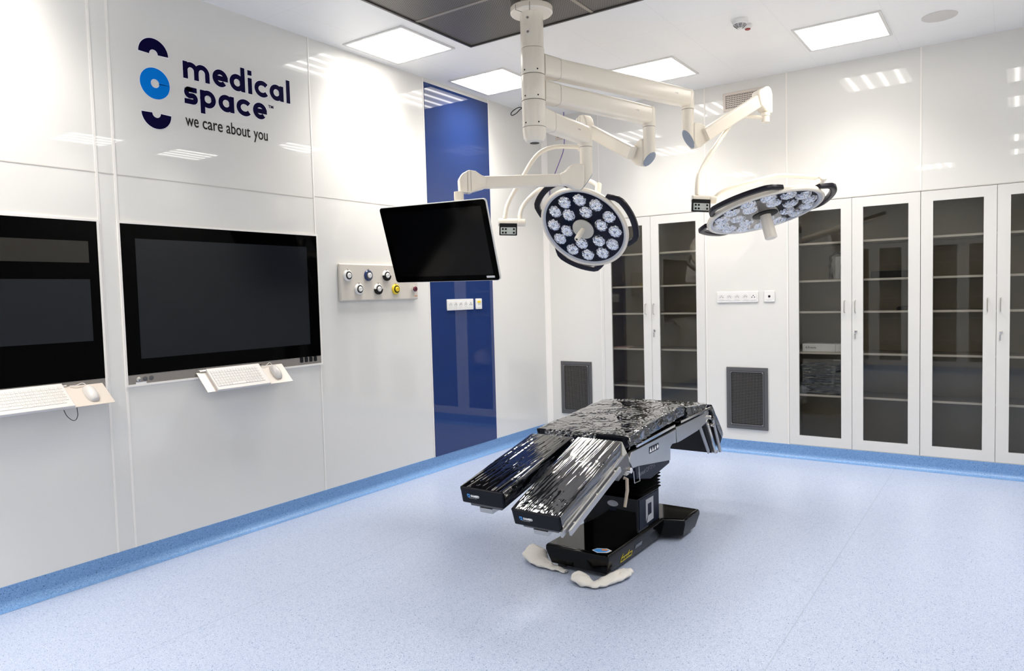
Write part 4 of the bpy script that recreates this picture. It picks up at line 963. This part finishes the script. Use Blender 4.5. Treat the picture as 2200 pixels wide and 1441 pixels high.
# column
bm = NB(); prism(bm, rrect(0.345, 0.30, 0.012, cx=TX, cy=-2.735), 0.136, 0.325)
cl = obj('column', bm, M['table_black'], t, smooth=30)
obj('navy_side_cover', box(NB(), (TX + 0.1728, -2.868, 0.150), (TX + 0.176, -2.604, 0.318)), M['table_navy'], cl, smooth=0, bevel=0.001)
bm = NB(); LM = MF((TX + 0.1762, -2.735, 0.236), (0, 1, 0), (0, 0, 1), (1, 0, 0))
prism(bm, [(-0.050, -0.058), (-0.050, 0.064), (0.052, 0.064), (0.052, -0.054), (0.026, -0.056), (0.026, 0.036), (-0.026, 0.036), (-0.026, -0.030)], 0, 0.0012, LM)
prism(bm, [(-0.040, -0.070), (-0.022, -0.032), (0.026, -0.028), (0.052, -0.052), (0.052, -0.066), (-0.030, -0.070)], 0, 0.0011, LM)
obj('square_emblem', bm, M['print_grey'], cl, smooth=0, label='pale grey angular emblem')
F = MF((2.20, -2.8855, 0.285), (1, 0, 0), (0, 0, 1), (0, -1, 0))
bm = NB(); prism(bm, [(0.034 * math.cos(a), 0.017 * math.sin(a)) for a in [k * PI / 8 for k in range(16)]], 0, 0.0012, F); lathe(bm, [(0.014, 0.001), (0.012, 0.006), (0.007, 0.007)], F, seg=16)
obj('power_inlet', bm, M['print_grey'], cl)
obj('inlet_label', prism(NB(), rrect(0.040, 0.020, 0.002, cy=-0.032), 0, 0.001, F), M['table_navy'], cl, smooth=0)
# bellows
bm = NB(); rings = []
N_ = 8
for k in range(2 * N_ + 1):
    z = 0.322 + (0.475 - 0.322) * k / (2 * N_); g_ = 0.012 if k % 2 else -0.014
    rings.append([V((x, y, z)) for x, y in rrect(0.30 + 2 * g_, 0.275 + 2 * g_, 0.03, 4, cx=TX + 0.015, cy=-2.700 + 0.006 * math.sin(k))])
loft(bm, rings); obj('bellows', bm, M['black'], t, smooth=0)
# head block under the top
HM = MF((0, 0, 0), (0, 1, 0), (0, 0, 1), (1, 0, 0))       # polygons in (y, z), extruded along x
hb_ = obj('column_head', prism(NB(), [(-3.075, 0.585), (-3.045, 0.485), (-2.86, 0.445), (-2.60, 0.478), (-2.59, 0.520), (-2.60, 0.585)], TX - 0.22, TX + 0.245, HM), M['table_navy'], t, smooth=20, bevel=0.006)
bm = text_bm('Famed OPTIMA', 0.036, MF((TX + 0.2456, -3.025, 0.492), (0, 0.986, 0.045), (0, -0.045, 0.99), (1, 0, 0)), 0.0005, sx=0.95)
obj('model_print', bm, M['print_grey_dim'], hb_, smooth=0)
obj('cross_frame', prism(NB(), [(-3.13, 0.645), (-3.09, 0.56), (-2.62, 0.53), (-2.56, 0.60), (-2.04, 0.625), (-1.99, 0.655)], TX - 0.215, TX + 0.215, HM), M['black'], t, smooth=20)
for sd in (1, -1):
    xa = TX + sd * 0.246; xb = TX + sd * 0.264
    x0_, x1_ = min(xa, xb), max(xa, xb)
    pp = obj('side_plate', prism(NB(), [(-3.140, 0.648), (-3.168, 0.612), (-3.125, 0.562), (-3.062, 0.560), (-2.632, 0.505), (-2.628, 0.580), (-2.600, 0.592), (-2.545, 0.588), (-2.545, 0.668), (-2.60, 0.664)], x0_, x1_, HM), M['steel'], t, smooth=15, bevel=0.002)
    obj('rear_side_plate', prism(NB(), [(-2.540, 0.676), (-2.528, 0.586), (-2.470, 0.586), (-2.20, 0.600), (-2.065, 0.622), (-2.005, 0.640), (-1.995, 0.692)], x0_, x1_, HM), M['steel'], t, smooth=15, bevel=0.002)
    xr = TX + sd * 0.278
    rl = obj('side_rail', beam(NB(), (xr, -3.105, 0.676), (xr, -2.600, 0.699), 0.010, 0.014, 0.002), M['chrome'], t, smooth=0)
    rr_ = obj('rear_side_rail', beam(NB(), (xr, -2.515, 0.706), (xr, -2.005, 0.716), 0.010, 0.014, 0.002), M['chrome'], t, smooth=0)
    for par, y, z in ((rl, -3.06, 0.676), (rl, -2.86, 0.685), (rl, -2.64, 0.695), (rr_, -2.48, 0.705), (rr_, -2.06, 0.713)):
        obj('rail_spacer', tube(NB(), [(TX + sd * 0.235, y, z), (TX + sd * 0.273, y, z)], 0.009, 12), M['chrome'], par)
bm = NB(); LMm = MF((TX + 0.2645, -2.86, 0.617), (0, 0.997, 0.02), (0, -0.02, 0.997), (1, 0, 0))
bm = NB(); prism(bm, rrect(0.125, 0.036, 0.004), 0, 0.0006, LMm)
lb = obj('warning_label', bm, M['table_navy'], t, smooth=0, label='dark label with white warning symbols')
bm = NB()
for x in (-0.046, -0.016, 0.016): prism(bm, [(x - 0.013, -0.012), (x + 0.013, -0.012), (x, 0.013)], 0.0006, 0.0011, LMm)
prism(bm, [(0.034, 0), (0.047, -0.014), (0.060, 0), (0.047, 0.014)], 0.0006, 0.0011, LMm)
obj('warning_symbols', bm, M['print_white'], lb, smooth=0)
# pads
def pad_box(bm, pts_yz, x0_, x1_):
    prism(bm, pts_yz, x0_, x1_, HM); return bm
def film_top(name, O, Xd, Yd, Nd, wx, ly, drop, kind, seed, drop_end=0.03):
    """wrinkled plastic film over a pad: O = near-left top corner, Xd across, Yd along, Nd up"""
    Xd, Yd, Nd, O = V(Xd), V(Yd), V(Nd), V(O)
    sidek = 1.6 if kind == 'long' or drop < 0.056 else 4.0
    nu, nv = int((wx + 2 * drop) / 0.0042), int(ly / 0.0060)
    tot = wx + 2 * drop
    def fn(u, v):
        s_ = u * tot - drop; a = v * ly
        if kind == 'long':
            w_ = 0.0020 * noise.noise(V((s_ * 75 + a * 5, a * 2.6, seed))) + 0.0016 * noise.noise(V((s_ * 30 + a * 3, a * 3.5, seed + 9))) + 0.0006 * noise.noise(V((s_ * 170 + a * 9, a * 12, seed + 3))) + 0.0008 * noise.noise(V((s_ * 40, a * 50, seed + 6))) * (noise.noise(V((s_ * 9, a * 6, seed + 2))) > 0.15)
        else:
            q = noise.noise(V((s_ * 10, a * 10, seed))); r1 = 1 - abs(noise.noise(V((s_ * 14 + q * 1.5, a * 24 + q, seed + 2)))) * 2
            ed = max(0.0, 1 - a / 0.05)
            r2 = 1 - abs(noise.noise(V((s_ * 26 + a * 8, a * 9 - s_ * 4, seed + 12)))) * 2
            w_ = 0.0026 * max(0, r1) ** 7 + 0.0016 * max(0, r2) ** 9 + (0.0005 + 0.0022 * ed) * noise.noise(V((s_ * 34, a * 60, seed + 5))) + 0.0042 * noise.noise(V((s_ * 9, a * 11, seed + 7)))
        w_ = abs(w_) * 0.9 + w_ * 0.35 + 0.0014
        e = 0.006
        if s_ < 0: p = O - Xd * (0.0015 + w_ * sidek) - Nd * (-s_ - 0.001)
        elif s_ > wx: p = O + Xd * (wx + 0.0015 + w_ * sidek) - Nd * (s_ - wx - 0.001)
        else: p = O + Xd * s_ + Nd * w_
        return p + Yd * a
    bm = NB(); grid_surface(bm, nu, nv, fn); return bm
XL, XR = 1.930, 2.436
tl = math.radians(3.9)
seat = obj('seat_pad', pad_box(NB(), [(-3.215, 0.742), (-3.195, 0.672), (-2.385, 0.727), (-2.430, 0.800)], XL, XR), M['pad'], t, smooth=20, bevel=0.010, bseg=3)
Yd = V((0, -2.430 + 3.215, 0.800 - 0.742)); ly = Yd.length; Yd.normalize(); Nd = V((1, 0, 0)).cross(Yd)
obj('plastic_wrap', film_top('f', (XL, -3.215, 0.742), (1, 0, 0), Yd, Nd, XR - XL, ly, 0.066, 'crumple', 1.3), M['film'], seat, smooth=60, label='clear crumpled plastic film')
def gather(u, v):
    x = 1.98 + u * 0.31; z = 0.747 - v * 0.060 * (0.35 + 0.65 * math.sin(PI * u) ** 0.6)
    return V((x, -3.224 - 0.012 * abs(noise.noise(V((x * 55, z * 70, 3.1)))) - 0.010 * abs(noise.noise(V((x * 22, z * 30, 8.1)))) * (1 + v), z + 0.006 * noise.noise(V((x * 60, v * 3, 1.1)))))
obj('film_gather', grid_surface(NB(), 110, 22, gather), M['film'], seat, smooth=60, label='bunched plastic film at the front edge')
bk = obj('back_pad', pad_box(NB(), [(-2.392, 0.774), (-2.376, 0.700), (-2.050, 0.676), (-2.050, 0.750)], XL, XR), M['pad'], t, smooth=20, bevel=0.010, bseg=3)
Yd = V((0, 0.342, -0.024)).normalized(); Nd = V((1, 0, 0)).cross(Yd)
obj('plastic_wrap', film_top('f', (XL, -2.390, 0.774), (1, 0, 0), Yd, Nd, XR - XL, 0.342, 0.062, 'crumple', 4.1), M['film'], bk, smooth=60, label='clear crumpled plastic film')
hp = obj('head_pad', pad_box(NB(), [(-1.985, 0.735), (-1.930, 0.722), (-1.700, 0.490), (-1.760, 0.430)], XL + 0.06, XR), M['pad'], t, smooth=20, bevel=0.010, bseg=3)
Yd = V((0, 0.230, -0.232)).normalized(); Nd = V((1, 0, 0)).cross(Yd)
obj('plastic_wrap', film_top('f', (XL + 0.06, -1.932, 0.724), (1, 0, 0), Yd, Nd, XR - XL - 0.06, 0.320, 0.045, 'long', 6.1), M['film'], hp, smooth=60)
for sd in (1, -1):
    xr = TX + sd * 0.262
    obj('head_rail', beam(NB(), (xr, -2.035, 0.640), (xr, -1.862, 0.400), 0.010, 0.024, 0.002), M['chrome'], t, smooth=0)
    obj('head_rail', beam(NB(), (xr - sd * 0.02, -2.10, 0.610), (xr - sd * 0.02, -1.945, 0.415), 0.010, 0.026, 0.002), M['steel'], t, smooth=0)
for sd in (1, -1): obj('head_rod', tube(NB(), [(TX + sd * 0.266, -1.935, 0.630), (TX + sd * 0.266, -1.795, 0.395)], 0.0115, 14), M['steel'], t)
obj('head_frame', prism(NB(), [(-2.00, 0.66), (-1.965, 0.70), (-1.765, 0.44), (-1.80, 0.395), (-1.87, 0.395), (-2.03, 0.62)], TX - 0.235, TX + 0.235, HM), M['black'], t, smooth=20)
obj('head_cross_bar', tube(NB(), [(TX - 0.262, -1.86, 0.405), (TX + 0.270, -1.86, 0.405)], 0.011, 12), M['steel'], t)
for z, y in ((0.655, -2.01), (0.60, -1.965)): obj('clamp_knob', tube(NB(), [(TX + 0.262, y, z), (TX + 0.287, y, z)], 0.013, 14), M['chrome'], t, bevel=0.002)
# leg rests
def leg_rest(xc, y0, z0, slope, y1off, lab, wd=0.245, L_=0.655, th=0.078, seed=2.2, zrot=0.0):
    a = math.radians(slope); Yd = V((math.sin(zrot), -math.cos(a), -math.sin(a))).normalized(); Xd = V((1, 0, 0)); Xd = (Xd - Yd * Xd.dot(Yd)).normalized(); Nd = Yd.cross(Xd) 
    if Nd.z < 0: Nd = -Nd
    O = V((xc - wd / 2, y0, z0))
    Mx = MF(O, Xd, Yd, Nd)
    p = obj('leg_pad', prism(NB(), [(0, 0), (wd, 0), (wd, L_), (0, L_)], -th, 0, Mx), M['pad'], t, smooth=20, bevel=0.007, bseg=3, label=lab)
    obj('plastic_wrap', film_top('f', O, Xd, Yd, Nd, wd, L_ * 0.985, 0.062, 'long', seed), M['film'], p, smooth=60, label='clear plastic film stretched lengthwise')
    e = O + Yd * (L_ + 0.0008)
    tm = MF(e + Xd * 0.038 - Nd * 0.046, Xd, Nd, Xd.cross(Nd)) @ Matrix.Diagonal((0.66, 0.72, 1, 1))
    obj('brand_print', text_bm('FAMED', 0.021, tm @ T(0.030, 0.005, 0), 0.0006, offset=0.0008, sx=1.1), M['print_white'], p, smooth=0)
    obj('brand_underline', prism(NB(), rrect(0.066, 0.0022, 0.001, cx=0.047, cy=-0.003), 0, 0.0008, tm), M['print_grey'], p, smooth=0)
    bm = NB(); prism(bm, [(0.0, 0.0), (0.022, 0.002), (0.022, 0.024), (0.0, 0.024), (0.0, 0.008), (0.005, 0.008), (0.005, 0.018), (0.016, 0.018), (0.016, 0.008), (0.007, 0.006)], 0, 0.0008, tm)
    obj('brand_emblem', bm, M['print_blue'], p, smooth=0)
    fr = obj('leg_frame', prism(NB(), [(0.03, 0.02), (wd - 0.03, 0.02), (wd - 0.03, L_ - 0.02), (0.03, L_ - 0.02)], -th - 0.022, -th - 0.001, Mx), M['steel_dark'], t, smooth=0, bevel=0.003)
    obj('end_bracket', prism(NB(), [(0.075, L_ - 0.07), (wd - 0.075, L_ - 0.07), (wd - 0.085, L_ - 0.015), (0.085, L_ - 0.015)], -th - 0.045, -th - 0.022, Mx), M['steel'], fr, smooth=0)
    return Mx, Nd, Yd, Xd
leg_rest(2.052, -3.285, 0.727, 13.0, 0, 'left leg pad, raised a little higher', seed=2.2, L_=0.640, wd=0.240)
Mx, Nd, Yd, Xd = leg_rest(2.338, -3.295, 0.733, 19.6, 0, 'right leg pad, lowered steeply toward the viewer', seed=5.7, L_=0.645)
wd = 0.245
lr = obj('leg_rail', box(NB(), (wd + 0.020, 0.10, -0.105), (wd + 0.030, 0.62, -0.078), Mx), M['steel'], t, smooth=0, bevel=0.001, label='steel rail along the right leg rest')
ti_ = obj('leg_side_bar', box(NB(), (wd + 0.002, 0.02, -0.090), (wd + 0.012, 0.66, -0.062), Mx), M['steel'], t, smooth=0, bevel=0.001)
for a in (0.13, 0.33, 0.55): obj('rail_spacer', tube(NB(), [Mx @ V((wd + 0.004, a, -0.092)), Mx @ V((wd + 0.022, a, -0.092))], 0.008, 12), M['chrome'], lr)
obj('leg_bracket', prism(NB(), [(0.0, -0.02), (0.0, 0.12), (0.020, 0.12), (0.020, -0.02)], -0.150, -0.075, Mx @ T(wd - 0.005, 0.0, 0)), M['steel_dark'], t, smooth=0, bevel=0.003)
bm = NB(); prism(bm, [(-3.300, 0.735), (-3.225, 0.640), (-3.215, 0.560), (-3.255, 0.555), (-3.300, 0.615)], 2.452, 2.470, HM)
br = obj('hinge_bracket', bm, P('cream_bracket', (0.50, 0.48, 0.42), rough=0.35), t, smooth=0, bevel=0.002)
obj('star_mark', lathe(NB(), [(0.012, 0), (0.012, 0.001)], MF((2.4705, -3.262, 0.640), (0, 1, 0), (0, 0, 1), (1, 0, 0)), seg=8), M['yellow'], br)
obj('clamp_bolt', tube(NB(), [(2.452, -3.245, 0.582), (2.492, -3.245, 0.582)], 0.015, 16), M['chrome'], t, bevel=0.002)
obj('release_lever', tube(NB(), [(2.475, -3.30, 0.555), (2.492, -3.30, 0.552), (2.500, -3.315, 0.50), (2.500, -3.345, 0.425)], [0.008, 0.008, 0.0085, 0.0075], 12), P('bronze_lever', (0.45, 0.38, 0.30), rough=0.3, metal=0.6), t)
bm = NB(); F = MF((2.462, 0, 0), (0, 1, 0), (0, 0, 1), (1, 0, 0))
for a, b_ in (((-3.115, 0.545), (-3.105, 0.480)), ((-3.105, 0.480), (-3.040, 0.478)), ((-3.040, 0.478), (-3.050, 0.555))): tube(bm, [V((2.44, *a)), V((2.44, *b_))], 0.0022, 6)
obj('wire_holder', bm, M['steel'], t)
obj('pad_hinge', tube(NB(), [(TX - 0.20, -3.225, 0.655), (TX + 0.22, -3.225, 0.655)], 0.022, 14), M['black'], t)

# ------------------------------------------------------------------ cloths under the base
def cloth(name, label, path, prof, seed, th=0.004):
    """a cloth strip folded over itself: the cross-section is an open fold swept along the path"""
    P_ = catmull([V(p) for p in path], 8); n_ = len(P_); rings = []
    for i, p in enumerate(P_):
        f_ = i / (n_ - 1); k = f_ * (len(prof) - 1); a = int(min(k, len(prof) - 2)); fr = k - a
        wd_, ht_ = [prof[a][q] * (1 - fr) + prof[a + 1][q] * fr for q in (0, 1)]
        d = (P_[min(i + 1, n_ - 1)] - P_[max(i - 1, 0)]).normalized(); s = V((d.y, -d.x, 0)).normalized()
        ring = []
        m_ = 30
        for q in range(m_ + 1):                 # spiral fold: outer layer up and over, inner layer tucked back
            t_ = q / m_
            an = -0.5 + t_ * (2 * PI + 2.6)
            shrink = 1 - 0.50 * max(0, t_ - 0.55) / 0.45
            x = math.cos(an) * wd_ / 2 * shrink * (1 + 0.10 * noise.noise(V((i * 0.22, q * 0.25, seed))))
            z = ht_ * (0.5 + 0.46 * math.sin(an) * shrink) * (1 + 0.35 * noise.noise(V((i * 0.17, q * 0.18, seed + 3)))) + 0.004
            x += 0.010 * noise.noise(V((i * 0.3, 2.2, seed + 8)))
            z += 0.006 * noise.noise(V((i * 0.42, q * 0.55, seed + 11))) + 0.004 * noise.noise(V((i * 0.9 + q * 0.3, q * 0.9, seed + 14)))
            ring.append(p + s * x + V((0, 0, max(0.0055, z))))
        rings.append(ring)
    bm = NB(); loft(bm, rings, closed=False, caps=False)
    o = obj(name, bm, M['cloth'], smooth=80)
    md = o.modifiers.new('thick', 'SOLIDIFY'); md.thickness = th; md.offset = 0
    return tag(o, label, 'cloth')
cloth('folded_cloth', 'white folded cloth tucked under the left front corner of the table base', [(1.855, -3.150, 0), (1.875, -3.20, 0), (1.94, -3.25, 0), (2.03, -3.268, 0), (2.12, -3.280, 0)], [(0.09, 0.055), (0.14, 0.066), (0.10, 0.030), (0.05, 0.016), (0.03, 0.010)], 1.0)
cloth('folded_cloth', 'white crumpled cloth in a V shape under the right front corner of the table base', [(2.215, -3.315, 0), (2.245, -3.345, 0), (2.30, -3.370, 0), (2.350, -3.345, 0), (2.385, -3.26, 0), (2.405, -3.18, 0), (2.410, -3.12, 0)], [(0.07, 0.034), (0.095, 0.038), (0.065, 0.020), (0.06, 0.022), (0.085, 0.034), (0.075, 0.036), (0.04, 0.026)], 2.3)
